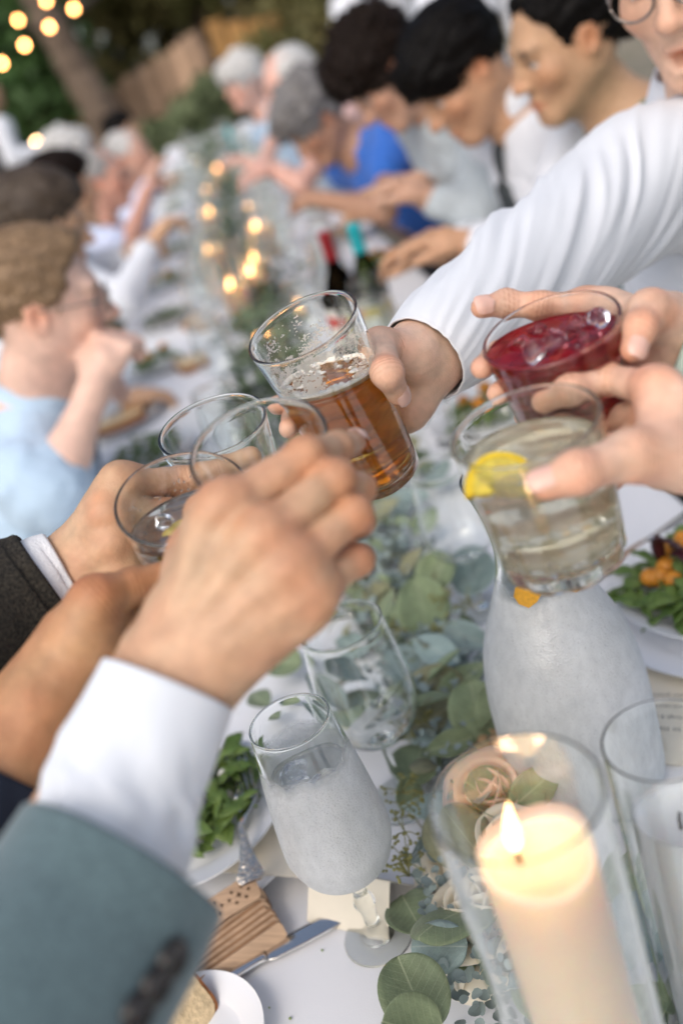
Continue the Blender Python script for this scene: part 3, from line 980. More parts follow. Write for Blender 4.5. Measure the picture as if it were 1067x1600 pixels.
# --- hand in the dark tweed sleeve, tumbler A
pA = empty('person', P(-40, 1000, 0.68)); tag(pA, 'person in a dark tweed sleeve with white ribbed cuff raising the dark rimmed tumbler', 'person')
wA = P(115, 900, 0.705)
fA = {
    'index': G(G_A, [(190, 752, 0.690, 0.0125), (283, 752, 'n', 0.0112), (345, 735, 'n', 0.0098), (392, 712, 'n', 0.0082)]),
    'middle': G(G_A, [(172, 800, 0.682, 0.0125), (262, 803, 0.704, 0.0110), (325, 792, 'n', 0.0098), (378, 770, 'n', 0.0082)]),
    'ring': G(G_A, [(182, 848, 0.682, 0.0118), (264, 854, 0.703, 0.0104), (320, 848, 0.711, 0.0092), (358, 832, 0.722, 0.0078)]),
    'pinky': G(G_A, [(198, 888, 0.688, 0.0108), (275, 896, 0.71, 0.0090), (325, 890, 0.715, 0.0080), (362, 876, 0.715, 0.007)]),
    'thumb': G(G_A, [(165, 838, 0.745, 0.016), (225, 800, 0.79, 0.0125), (285, 795, 'f', 0.0105), (340, 790, 'f', 0.0085)]),
}
arm(pA, fA, wA, [(P(30, 950, 0.695), 0.034, 0.027), (P(-90, 1030, 0.66), 0.040, 0.034)], -FWD - 0.5 * RT - 0.1 * UP, OLIVE, wr=(0.031, 0.022), seed=8, palm_r=0.013, knuckle=0.45)
KNIT = mat('white ribbed cuff', (0.78, 0.78, 0.78), 0.9, bump=0.9, bscale=500, bdist=0.001)
TWEED = mat('dark tweed', (0.008, 0.007, 0.005), 0.95, c2=(0.040, 0.033, 0.023), scale=420, bump=1.0, bscale=500, sheen=0.0, bdist=0.0015)
cloth_tube('shirt_cuff', pA, KNIT, [P(104, 905, 0.700), P(85, 915, 0.697), P(60, 930, 0.69)], [0.0365, 0.0385, 0.039], amp=0.0012, seed=4, th=0.003, hint=FWD, squash=[.85, .85, .9], nl=20)
cloth_tube('jacket_sleeve', pA, TWEED, [P(82, 918, 0.694), P(50, 940, 0.69), P(-20, 985, 0.675), P(-130, 1050, 0.64), P(-300, 1150, 0.59)],
           [0.046, 0.051, 0.058, 0.063, 0.068], amp=0.0032, seed=7, th=0.004, hint=FWD, squash=[.9, .9, .95, 1, 1], freq=(1.3, 9))

# --- tanned hand from the navy sleeve, tumbler C
pC = empty('person', P(-60, 1300, 0.58)); tag(pC, 'person in a navy sleeve with a bare tanned forearm raising the sparkling water', 'person')
wC = P(118, 1015, 0.598)
fC = {
    'index': G(G_C, [(192, 950, 0.636, 0.0118), (228, 905, 'f', 0.0100), (275, 872, 'f', 0.0088), (315, 855, 'f', 0.0074)]),
    'middle': G(G_C, [(203, 985, 0.628, 0.0118), (252, 952, 'f', 0.0100), (300, 918, 'f', 0.0088), (340, 892, 'f', 0.0074)]),
    'ring': G(G_C, [(212, 1012, 0.618, 0.0112), (265, 992, 0.662, 0.0094), (315, 962, 0.690, 0.0084), (350, 942, 0.70, 0.007)]),
    'pinky': G(G_C, [(218, 1032, 0.604, 0.0102), (285, 1015, 0.645, 0.0084), (330, 975, 0.67, 0.0076), (360, 945, 0.675, 0.0066)]),
    'thumb': G(G_C, [(132, 985, 0.590, 0.0150), (150, 934, 0.590, 0.0122), (208, 916, 0.606, 0.0104), (260, 897, 'n', 0.0086)]),
}
arm(pC, fC, wC, [(P(60, 1110, 0.585), 0.030, 0.025), (P(-5, 1230, 0.565), 0.036, 0.031), (P(-70, 1350, 0.545), 0.040, 0.036)], -FWD - 0.3 * RT + 0.2 * UP, TAN, wr=(0.027, 0.0205), seed=12, palm_r=0.0118, tendons=False, knuckle=0.4)
NAVY = mat('navy cloth', (0.004, 0.009, 0.022), 0.9, var=0.1, scale=60, bump=0.3, bscale=900)
cloth_tube('sleeve', pC, NAVY, [P(8, 1215, 0.565), P(-20, 1265, 0.558), P(-75, 1350, 0.545), P(-180, 1520, 0.52)], [0.045, 0.047, 0.050, 0.055], amp=0.002, seed=17, th=0.003, hint=FWD, squash=[.9, .92, .95, 1])

# --- hand with the pale green bracelet, tumbler P
pP = empty('person', P(1250, 620, 0.62)); tag(pP, 'person wearing a pale green bracelet, raising the crimson drink with a pale hand', 'person')
wP = P(1062, 532, 0.655)
fP = {
    'index': G(G_P, [(915, 478, 0.668, 0.0112), (845, 478, 0.668, 0.0096), (790, 473, 0.672, 0.0088), (752, 480, 0.664, 0.0080)]),
    'middle': G(G_P, [(925, 520, 0.678, 0.0112), (850, 540, 'f', 0.0098), (775, 555, 'f', 0.0086), (752, 575, 0.630, 0.0076)]),
    'ring': G(G_P, [(942, 562, 0.690, 0.0106), (870, 590, 'f', 0.0094), (800, 600, 'f', 0.0084), (776, 615, 0.632, 0.0074)]),
    'pinky': G(G_P, [(958, 596, 0.690, 0.0098), (890, 630, 'f', 0.0084), (845, 645, 'f', 0.0076), (815, 650, 'f', 0.0066)]),
    'thumb': G(G_P, [(1045, 500, 0.634, 0.0140), (1014, 484, 0.612, 0.0108), (1000, 512, 'n', 0.0096), (990, 545, 'n', 0.0080)]),
}
arm(pP, fP, wP, [(P(1140, 555, 0.65), 0.029, 0.024), (P(1300, 610, 0.63), 0.036, 0.032)], FWD * 0.9 + 0.6 * UP + 0.1 * RT, FAIR, wr=(0.028, 0.021), seed=21, palm_r=0.0106, nails=('thumb', 'index'),
    nail_hint={'thumb': -FWD + .1 * UP + 0.3 * RT, 'index': -FWD + 0.0 * UP - .4 * RT}, tendons=False, knuckle=0.5)
BRAC = mat('pale green bangle', (0.52, 0.66, 0.58), 0.35, var=0.08, scale=60, spec=0.6, trans=0.1)
t_ = []
_c = P(1070, 535, 0.652); _ax = unit(P(1140, 555, 0.65) - wP); _u = unit(np.cross(_ax, FWD)); _w = np.cross(_ax, _u)
for i in range(49):
    a_ = 2 * math.pi * i / 48; t_.append(_c + _u * 0.0365 * math.cos(a_) + _w * 0.030 * math.sin(a_))
v_, f_ = tube(t_, 0.0045, 12, hint=_ax)
link('bracelet', mesh('bracelet', v_, f_), BRAC, pP, world=True)

# --- bare hand on the cloudy cocktail
pL = empty('person', P(1300, 850, 0.56)); tag(pL, 'person with a bare pale arm gripping the cloudy lemon cocktail', 'person')
wL = P(1105, 700, 0.572)
fL = {
    'index': G(G_L, [(1025, 606, 0.560, 0.0112), (948, 592, 0.600, 0.0094), (893, 608, 'f', 0.0086), (850, 626, 'f', 0.0080)]),
    'middle': G(G_L, [(1020, 640, 0.590, 0.0112), (945, 660, 0.628, 0.0096), (880, 668, 'f', 0.0086), (820, 685, 'f', 0.0076)]),
    'ring': G(G_L, [(1015, 675, 0.600, 0.0108), (945, 705, 'f', 0.0094), (880, 720, 'f', 0.0084), (820, 735, 'f', 0.0074)]),
    'pinky': G(G_L, [(1015, 705, 0.600, 0.0100), (950, 745, 'f', 0.0086), (900, 765, 'f', 0.0078), (850, 780, 'f', 0.0068)]),
    'thumb': G(G_L, [(1062, 715, 0.548, 0.0165), (985, 712, 0.530, 0.0125), (902, 738, 'n', 0.0108), (852, 756, 'n', 0.0088)]),
}
arm(pL, fL, wL, [(P(1180, 760, 0.57), 0.031, 0.024), (P(1360, 890, 0.55), 0.038, 0.034)], FWD * 0.4 + 0.9 * UP + 0.35 * RT, FAIR, wr=(0.030, 0.022), seed=25, palm_r=0.0104, nails=('thumb',),
    nail_hint={'thumb': -FWD + 0.8 * UP}, tendons=False, knuckle=0.5)
# dark buttons on the jacket cuff seam
BUTTON = mat('dark horn button', (0.012, 0.010, 0.010), 0.35, spec=0.5)
for px, py in ((268, 1500), (243, 1540), (214, 1582)):
    pp = P(px, py, 0.44); dd = unit(pp - CAM)
    # slide back on to the sleeve surface
    ax0, ax1 = P(188, 1352, 0.452), P(40, 1580, 0.41); axd = unit(ax1 - ax0)
    best = None
    for zz in np.linspace(0.33, 0.50, 400):
        q_ = P(px, py, zz); rel = q_ - ax0; rho = np.linalg.norm(rel - axd * (rel @ axd))
        if rho < 0.0505: best = q_; nn_ = unit(rel - axd * (rel @ axd)); break
    if best is None: continue
    v, f = lathe(smooth_profile([(0, 0.001), (.004, .0012), (.0075, .003), (.0085, .0015), (.0085, -.001), (0, -.0015)], 3), 18)
    M_ = axis_matrix(best, nn_)
    link('button', mesh('button', v @ M_[:3, :3].T + M_[:3, 3], f), BUTTON, pF, world=True)
# ------------------------------------------------------------------ things on the table
FROST = None
def frosted_glass(name, z0, z1, tint=(0.97, 0.985, 0.985), amount=0.80):
    """glass whose outside is misted with condensation between heights z0 and z1 (object space)"""
    m = bpy.data.materials.new(name); t, b = nodes(m); t.nodes.remove(b)
    out = t.nodes['Material Output']
    tc = N(t, 'ShaderNodeTexCoord')
    def noise(scale, detail=3.0, kind='ShaderNodeTexNoise', stretch=None):
        n = N(t, kind); n.inputs['Scale'].default_value = scale
        if kind == 'ShaderNodeTexNoise': n.inputs['Detail'].default_value = detail
        src = tc.outputs['Object']
        if stretch:
            mp = N(t, 'ShaderNodeMapping'); mp.inputs['Scale'].default_value = stretch; t.links.new(src, mp.inputs['Vector']); src = mp.outputs['Vector']
        t.links.new(src, n.inputs['Vector']); return n
    def rng(sock, a, b_, c, d):
        r = N(t, 'ShaderNodeMapRange'); r.inputs['From Min'].default_value = a; r.inputs['From Max'].default_value = b_; r.inputs['To Min'].default_value = c; r.inputs['To Max'].default_value = d
        t.links.new(sock, r.inputs['Value']); return r.outputs[0]
    def mul(a, b_):
        n = N(t, 'ShaderNodeMath'); n.operation = 'MULTIPLY'; t.links.new(a, n.inputs[0]); t.links.new(b_, n.inputs[1]); return n.outputs[0]
    sx = N(t, 'ShaderNodeSeparateXYZ'); t.links.new(tc.outputs['Object'], sx.inputs[0])
    n2 = noise(40)
    ad = N(t, 'ShaderNodeMath'); ad.operation = 'MULTIPLY_ADD'; ad.inputs[1].default_value = 0.03
    t.links.new(n2.outputs['Fac'], ad.inputs[0]); t.links.new(sx.outputs['Z'], ad.inputs[2])
    top = rng(ad.outputs[0], z1 + 0.022, z1 + 0.006, 0, 1); bot = rng(ad.outputs[0], z0, z0 + 0.015, 0, 1)
    runs = noise(150, 5, stretch=(1, 1, .5)); big = noise(26, 2); v2 = noise(230, kind='ShaderNodeTexVoronoi')
    vo = noise(520, kind='ShaderNodeTexVoronoi')
    veil = mul(rng(runs.outputs['Fac'], .30, .62, amount * .95, min(1, amount * 1.06)), rng(big.outputs['Fac'], .3, .7, .85, 1.05))
    beads = mul(rng(vo.outputs['Distance'], 0.10, 0.42, .93, 1.0), rng(v2.outputs['Distance'], .06, .20, .78, 1.0))
    fac = mul(mul(top, bot), mul(veil, beads))
    bp = N(t, 'ShaderNodeBump'); bp.inputs['Strength'].default_value = 0.6; bp.inputs['Distance'].default_value = 0.0005
    inv = rng(vo.outputs['Distance'], 0.0, 0.6, 1, 0)
    t.links.new(mul(mul(top, bot), inv), bp.inputs['Height'])
    g = N(t, 'ShaderNodeBsdfGlass'); g.inputs['Color'].default_value = (0.99, 1, 0.995, 1); g.inputs['IOR'].default_value = 1.45
    t.links.new(bp.outputs[0], g.inputs['Normal'])
    d = N(t, 'ShaderNodeBsdfDiffuse'); d.inputs['Color'].default_value = (*tint, 1); t.links.new(bp.outputs[0], d.inputs['Normal'])
    tr = N(t, 'ShaderNodeBsdfTranslucent'); tr.inputs['Color'].default_value = (*tint, 1)
    gl = N(t, 'ShaderNodeBsdfGlossy'); gl.inputs['Roughness'].default_value = 0.12; t.links.new(bp.outputs[0], gl.inputs['Normal'])
    m1 = N(t, 'ShaderNodeMixShader'); m1.inputs[0].default_value = 0.34; t.links.new(d.outputs[0], m1.inputs[1]); t.links.new(tr.outputs[0], m1.inputs[2])
    m2 = N(t, 'ShaderNodeMixShader'); m2.inputs[0].default_value = 0.13; t.links.new(m1.outputs[0], m2.inputs[1]); t.links.new(gl.outputs[0], m2.inputs[2])
    m3 = N(t, 'ShaderNodeMixShader'); t.links.new(fac, m3.inputs[0]); t.links.new(g.outputs[0], m3.inputs[1]); t.links.new(m2.outputs[0], m3.inputs[2])
    t.links.new(m3.outputs[0], out.inputs['Surface'])
    return m
def split_inside(me, inner, first):
    """faces of the inner wall (from ring vertex first on) take the clear material"""
    me.materials.append(inner)
    for p in me.polygons:
        if min(p.vertices) >= first: p.material_index = 1
def stem_profile(h, Rr, Rbowl, zb, zw, Rf, rs, wall=0.0015, knob=0.0):
    """foot, stem, bowl (outer then inner): zb bowl bottom, zw widest height"""
    outer = [(0.0005, 0.0015), (Rf * 0.6, 0.0008), (Rf - 0.002, 0.0), (Rf, 0.0012), (Rf - 0.002, 0.0026), (Rf * 0.55, 0.0042), (rs * 2.2, 0.0075), (rs * 1.15, 0.014), (rs + knob * 0.2, zb * 0.45), (rs + knob, zb * 0.58), (rs, zb * 0.75), (rs * 1.25, zb * 0.90), (rs * 2.6, zb + 0.001)]
    bowl = [(Rbowl * 0.58, zb + (zw - zb) * 0.17), (Rbowl * 0.84, zb + (zw - zb) * 0.42), (Rbowl * 0.97, zb + (zw - zb) * 0.75), (Rbowl, zw), (Rbowl + (Rr - Rbowl) * 0.22, zw + (h - zw) * 0.33), (Rbowl + (Rr - Rbowl) * 0.58, zw + (h - zw) * 0.66), (Rr, h - 0.001)]
    p = smooth_profile(outer + bowl, 4)
    lip = [(Rr, h - .0002)] + [(Rr - wall / 2 + wall * .72 * math.cos(a), h + wall * .5 + wall * .72 * math.sin(a)) for a in np.linspace(-.5, math.pi + .5, 11)]
    inner = [(max(0.0, r - wall), z) for r, z in smooth_profile(bowl, 4)[::-1][2:] if r > Rbowl * 0.6]
    zi = zb + 0.0055
    inner += [(Rbowl * 0.36, zi + (zw - zb) * 0.06), (Rbowl * 0.15, zi + 0.0006), (0, zi)]
    return [(0, 0.0015)] + p + lip + inner
ME_WINE = None
def stem_glass(name, label, foot, h, Rr, Rbowl, zb, zw, Rf=0.034, rs=0.0042, m=None, group='stemmed glasses', knob=0.0, me=None, n=64):
    e = empty(name, foot); tag(e, label, 'glass', group)
    if me is None:
        v, f = lathe(stem_profile(h, Rr, Rbowl, zb, zw, Rf, rs, knob=knob), n); me = mesh(name, v, f)
    o = link('glass_body', me, m or GLASS, e)
    if m is not None and m is not GLASS:
        zi = max(range(len(me.vertices)), key=lambda i: me.vertices[i].co.z)
        split_inside(me, GLASS, zi)
    return e
def fill(e, me_name, prof, m, name='water', n=64):
    v, f = lathe(prof, n); return link(name, mesh(me_name, v, f), m, e)

q = T(592, 1465); FROST1 = frosted_glass('misted goblet glass', 0.078, 0.212, amount=.80)
gob = stem_glass('water_goblet', 'misted water goblet on a short stem, standing nearest beside the knife', (q[0], q[1], TH), 0.246, 0.0325, 0.0455, 0.078, 0.128, 0.031, 0.0062, m=FROST1, knob=0.0035)
gp = [(0, 0.0842)] + [(r - 0.0011, z) for r, z in smooth_profile([(0.0455 * .36, .0845), (0.0455 * .6, 0.0885), (0.0455 * .84, 0.0995), (0.0455 * .97, .1155), (.0455, .128), (.0425, .167), (0.0390, 0.192)], 5)] + [(0.035, 0.1915), (0, 0.1912)]
WATER2 = liquid_mat('goblet water', (1, 1, 1), 0, (0.98, 0.99, 1), 0.02, 0.12, (0.94, 0.95, 0.95))
fill(gob, 'water', gp, WATER2)
def loose_ice(cx, cy, z, num, R, s, label, seed):
    rg = np.random.default_rng(seed)
    for k in range(num):
        V = Vol((-.02,) * 3, (.02,) * 3, 0.0017)
        V.ell((0, 0, 0), (s * .8, s * .72, s * .8))
        for _ in range(8):
            n_ = unit(rg.normal(size=3)); o_ = s * rg.uniform(.45, .62)
            V.put(lambda x, y, z: (x * n_[0] + y * n_[1] + z * n_[2] - o_), (-.02,) * 3, (.02,) * 3, 0.002, 'i')
        v, qd = V.verts()
        a = rg.uniform(0, 6.28); r = R * math.sqrt(rg.random())
        o = link('ice_cube', qmesh('ice_cube', v, qd), ICE); o.location = (cx + r * math.cos(a), cy + r * math.sin(a), z + rg.uniform(-.012, .006)); o.rotation_euler = tuple(rg.uniform(0, 3, 3))
        tag(o, label, 'ice cube', label)
loose_ice(q[0], q[1], TH + 0.189, 5, 0.024, 0.017, 'melting ice cube floating in the misted goblet', 5)
q = T(632, 1250)
wg1 = stem_glass('wine_glass', 'empty clear wine glass in the middle of the eucalyptus', (q[0], q[1], TH), 0.219, 0.0395, 0.0475, 0.082, 0.135, 0.035, 0.0040)
ME_WINE = wg1.children[0].data
q = T(752, 952)
stem_glass('wine_glass', 'empty clear wine glass just left of the carafe lip', (q[0], q[1], TH), 0.207, 0.0380, 0.046, 0.078, 0.128, 0.034, 0.0040)
q = T(675, 730)
stem_glass('wine_glass', 'thin stemmed wine glass behind the beer drinker\'s thumb', (q[0], q[1], TH), 0.21, 0.035, 0.042, 0.10, 0.14, 0.034, 0.0032)
PEEL = mat('orange peel', (0.72, 0.36, 0.02), 0.45, var=0.2, scale=300, bump=0.4, bscale=900)
# carafe
q = T(920, 1212)
car = empty('water_carafe', (q[0], q[1], TH)); tag(car, 'large misted glass carafe of ice water behind the lemon cocktail', 'carafe')
FROST3 = frosted_glass('misted carafe glass', -0.05, 0.238, (0.93, 0.96, 0.97), .92)
cp = smooth_profile([(0.054, 0.0), (0.067, 0.003), (0.0725, 0.015), (0.0735, 0.07), (0.0715, 0.125), (0.0635, 0.170), (0.0475, 0.210), (0.0350, 0.245), (0.0315, 0.272), (0.0335, 0.298), (0.041, 0.326), (0.0445, 0.335)], 6)
ci = [(r - 0.0028, z) for r, z in cp[::-1] if z > 0.008]
prof = [(0, 0.004), (0.03, 0.002)] + cp + [(0.0444, 0.3366), (0.0425, 0.3368)] + ci + [(0.03, 0.0075), (0, 0.007)]
v, f = lathe(prof, 80); me_ = mesh('carafe', v, f); link('carafe_body', me_, FROST3, car); split_inside(me_, GLASS, int(np.argmax(v[:, 2])))
wp = [(0, 0.0068), (0.03, 0.0073)] + [(r - 0.0026, z) for r, z in cp if 0.008 < z < 0.225] + [(0.03, 0.224), (0, 0.2238)]
fill(car, 'water', wp, liquid_mat('carafe water', (1, 1, 1), 0, (0.98, 0.995, 1), 0.05, 0.12, (0.93, 0.95, 0.95)))
for i, (px, py) in enumerate(((822, 930), (897, 912))):
    o = MB()
    c_ = P(px, py, 0.808); sz = .0105 if i == 0 else .007
    pr_ = [(-1, -.1), (-.55, -.7), (.15, -1), (.8, -.55), (1.05, .1), (.6, .8), (-.1, 1.0), (-.75, .6)]
    v = [(x * sz * (1 + .1 * (k % 3)), y * sz, .0035 * (x * x * .3) + zz) for zz in (-.0011, .0011) for k, (x, y) in enumerate(pr_)]
    o.add(np.array(v), [tuple(range(7, -1, -1)), tuple(range(8, 16))] + [(k, (k + 1) % 8, 8 + (k + 1) % 8, 8 + k) for k in range(8)], axis_matrix(c_, -FWD + .2 * UP, RT))
    b_ = o.build('orange_peel', PEEL, None, False); tag(b_, ['square of orange peel pressed under the lemon cocktail', 'smaller strip of orange peel below the cocktail base'][i], 'peel')

# candle in a glass cylinder
WAX = mat('ivory wax', (0.90, 0.68, 0.48), 0.42, var=0.05, scale=30, sss=0.8, sssr=(0.05, 0.026, 0.012), spec=0.4)
FLAME = emit_mat('candle flame', (1.0, 0.45, 0.16), 32)
FLAME_N = emit_mat('near candle flame', (1.0, 0.62, 0.27), 5)
WICK = mat('burnt wick', (0.02, 0.015, 0.01), 0.9)
def flame_mesh(h, r):
    v, f = lathe(smooth_profile([(0, 0), (r * .7, h * .10), (r, h * .28), (r * .8, h * .52), (r * .42, h * .78), (0, h)], 4), 16)
    v[:, 0] += 0.10 * h * (v[:, 2] / h) ** 2
    return mesh('flame', v, f)
def pillar_mesh(R, h):
    v, f = lathe(smooth_profile([(0, 0.0), (R * .98, 0.0), (R, 0.003), (R, h * .5), (R, h - 0.004), (R * .985, h - .0005), (R * .90, h - 0.0005), (R * .75, h - 0.006), (R * .4, h - 0.010), (0, h - 0.011)], 4), 48)
    a = np.arctan2(v[:, 1], v[:, 0])
    v[:, 2] += (v[:, 2] > h * .9) * 0.003 * np.sin(a * 2 + 1) * (np.hypot(v[:, 0], v[:, 1]) / R)
    return mesh('candle', v, f)
def cyl_glass_mesh(R, h, w=0.0025, n=56):
    p = [(0, 0.001), (R - 0.006, 0.0), (R - .002, 0.0012), (R, 0.005), (R, 0.008)] + [(R, h * k / 6) for k in range(1, 6)] + [(R, h - .004), (R, h - .0012), (R, h - .0003)]
    p += [(R - w / 2 + w * .52 * math.cos(a), h + w * .52 * math.sin(a)) for a in np.linspace(0, math.pi, 6)]
    p += [(R - w, h - .0003), (R - w, h - .0012), (R - w, h - .004)] + [(R - w, h * k / 6) for k in range(5, 0, -1)] + [(R - w, .011), (R - w - .001, .008), (R - 0.007, 0.0065), (0, 0.006)]
    v, f = lathe(p, n); return mesh('hurricane', v, f)
def candle(loc, R, h, label, group, meshes, fm=None, off=(-.004, .004)):
    e = empty('pillar_candle', loc); tag(e, label, 'candle', group)
    link('wax', meshes[0], WAX, e)
    w = link('wick', meshes[1], WICK, e); w.location = (off[0], off[1], h - 0.011)
    fl = link('flame', meshes[2], fm or FLAME, e); fl.location = (off[0], off[1], h - 0.004)
    return e
def wick_mesh():
    v, f = tube([(0, 0, 0), (0, 0, .008), (.001, 0, .013)], [.0012, .0012, .001], 6); return mesh('wick', v, f)
WK = wick_mesh()
q = T(935, 1680)
q = np.array([.034, .360])
candle((q[0] + .0016, q[1], TH + 0.0065), 0.0285, 0.309, 'thick lit ivory candle in the nearest glass cylinder', 'lit candles down the table', (pillar_mesh(0.0285, 0.309), WK, flame_mesh(0.034, 0.0046)), FLAME_N, (-.008, .011))
pl_ = bpy.data.lights.new('candle light', 'POINT'); pl_.energy = 0.062; pl_.color = (1.0, 0.60, 0.34); pl_.shadow_soft_size = 0.008
plo = bpy.data.objects.new('candle_light', pl_); COL.objects.link(plo); plo.location = (q[0] + .0016 - .008, q[1] + .011, TH + .0065 + .309 + .012)
hur = link('hurricane_vase', cyl_glass_mesh(0.0425, 0.358, 0.0012), GLASS); hur.location = (q[0], q[1], TH)
tag(hur, 'nearest clear glass cylinder around the big lit candle', 'candle vase', 'glass cylinders round the candles')

# second, unlit candle in a tall glass at the right edge
PALEWAX = mat('white wax', (0.80, 0.82, 0.84), 0.45, var=0.04, scale=30, sss=0.3, sssr=(0.02, 0.016, 0.012))
e = empty('pillar_candle', (.1300, .431, TH + .0065)); tag(e, 'white unlit candle inside the tall glass at the right edge', 'candle')
link('wax', pillar_mesh(.027, .228), PALEWAX, e); w_ = link('wick', WK, WICK, e); w_.location = (0, 0, .217)
h_ = link('hurricane_vase', cyl_glass_mesh(.0345, .294, .0013), GLASS); h_.location = (.1300, .431, TH)
tag(h_, 'tall narrow clear glass at the right edge in front of the carafe', 'candle vase', 'glass cylinders round the candles')

# plates
CHINA = mat('white china', (0.80, 0.81, 0.83), 0.12, spec=0.6, var=0.02, scale=8)
def plate_mesh(R, h=0.020, n=72):
    p = [(0, 0.004), (R * .5, .004), (R * .60, 0.0), (R * .64, 0.0), (R * .70, .006), (R * .97, h - .003), (R, h - .001), (R * .998, h + .0008), (R * .985, h), (R * .74, h * .52), (R * .66, h * .38), (R * .5, h * .34), (0, h * .34)]
    v, f = lathe(smooth_profile(p, 4), n); return mesh('plate', v, f)
PL_S, PL_L, PL_B = plate_mesh(0.106), plate_mesh(0.137), plate_mesh(0.068, 0.016)
PL_S2, PL_L2 = plate_mesh(0.118, .022), plate_mesh(0.142)
def plate(me, x, y, z, label, group='white plates'):
    o = link('plate', me, CHINA); o.location = (x, y, z); tag(o, label, 'plate', group); return o
LPX, LPY = -0.254, 0.815
plate(PL_L, LPX - .004, LPY + 0.010, TH, 'white dinner plate under the left salad plate and menu card')
plate(PL_S, LPX + .002, LPY + 0.008, TH + 0.0215, 'white salad plate with the fork, beside the misted goblet')
RPX, RPY = 0.375, 0.907
plate(PL_L2, RPX, RPY - .012, TH, 'white dinner plate under the right salad plate')
plate(PL_S2, RPX, RPY, TH + 0.021, 'white salad plate with squash at the right edge')
BPX, BPY = T(300, 1652)[:2]
plate(PL_B, BPX, BPY, TH, 'small white bread plate at the bottom edge')

# menu cards with print
PAPER = mat('cream card', (0.72, 0.66, 0.54), 0.8, var=0.04, scale=40, bump=0.1, bscale=600)
INK = mat('grey printing ink', (0.10, 0.09, 0.08), 0.7)
def card(name, c, w, l, rz, label, lines, z, tilt=0.0):
    e = empty(name, (c[0], c[1], z), rz); tag(e, label, 'menu card', 'menu cards')
    MB().box((0, 0, 0), (w, l, 0.0007)).build('paper', PAPER, e, False)
    for txt, x, y, s, al in lines:
        cu = bpy.data.curves.new('text', 'FONT'); cu.body = txt; cu.size = s; cu.align_x = 'CENTER'; cu.resolution_u = 2
        tmp = bpy.data.objects.new('tmp', cu); COL.objects.link(tmp); bpy.context.view_layer.update()
        me = bpy.data.meshes.new_from_object(tmp.evaluated_get(bpy.context.evaluated_depsgraph_get()))
        bpy.data.objects.remove(tmp); me.materials.clear()
        t = link('lettering', me, INK, e); t.location = (x, y, 0.0006)
    return e
card('menu_card', (LPX + 0.073, LPY - 0.045), 0.085, 0.17, math.radians(62), 'cream printed menu card slipped between the two left plates',
     [('THYME', 0, -0.066, 0.0075, 0), ('grilled', 0.0, -0.052, 0.0055, 0), ('roasted squash', 0, -0.04, 0.005, 0)], TH + 0.0212)
card('menu_card', T(1052, 1092)[:2], 0.11, 0.19, math.radians(148), 'cream printed menu card on the cloth beside the carafe',
     [('to start', 0.0, 0.045, 0.010, 0), ('sourdough & butter', 0, 0.028, 0.007, 0), ('roast squash', 0, 0.012, 0.007, 0), ('summer greens', 0, -0.004, 0.007, 0)], TH + 0.002)
# folded place card beside the knife
def tent():
    a, b_, c_ = T(480, 1330), T(482, 1432), T(560, 1440)
    mb = MB(); up = np.array([0, 0, 1.0])
    rl = (T(483, 1432) + T(575, 1455)) / 2
    A = T(480, 1440); B = T(600, 1470)
    d = unit(B - A); n = np.array([-d[1], d[0], 0])
    L = 0.085; D = 0.030; Hh = 0.04
    p0 = A; p1 = A + d * L; q0 = p0 + n * D * 2; q1 = p1 + n * D * 2
    r0 = p0 + n * D + up * Hh; r1 = p1 + n * D + up * Hh
    for s in ((p0, p1, r1, r0), (q1, q0, r0, r1)):
        s = np.array(s); nn = unit(np.cross(s[1] - s[0], s[3] - s[0])) * 0.0004
        v = np.vstack([s + nn, s - nn]); f = [(0, 1, 2, 3), (7, 6, 5, 4), (0, 4, 5, 1), (1, 5, 6, 2), (2, 6, 7, 3), (3, 7, 4, 0)]
        mb.add(v, f)
    o = mb.build('place_card', PAPER, None, False); tag(o, 'folded cream place card standing behind the misted goblet', 'card')
tent()

# cutlery
STEEL = mat('polished steel', (0.62, 0.60, 0.58), 0.13, metal=1.0, var=0.06, scale=60)
HAMMER = mat('hammered steel', (0.62, 0.56, 0.48), 0.2, metal=1.0)
def flat_strip(path, widths, th, crown=0.0, n=9):
    """a bar that lies flat: width across, thickness up"""
    p = np.array(path, float); tn = np.gradient(p, axis=0); tn /= np.linalg.norm(tn, axis=1)[:, None]
    v = []
    for q, t, w in zip(p, tn, widths):
        s = unit(np.cross(t, (0, 0, 1))); u = np.cross(s, t)
        for k in range(n):
            a = k / (n - 1) * 2 - 1
            v.append(q + s * a * w / 2 + u * (th / 2 * (1 - .5 * a * a) + crown * (1 - a * a)))
        for k in range(n):
            a = 1 - k / (n - 1) * 2
            v.append(q + s * a * w / 2 - u * (th / 2 * (1 - .5 * a * a) - crown * (1 - a * a)))
    f = grid_faces(2 * n, len(p), True)
    f.append(tuple(range(2 * n - 1, -1, -1))); f.append(tuple(range((len(p) - 1) * 2 * n, len(p) * 2 * n)))
    return v, f
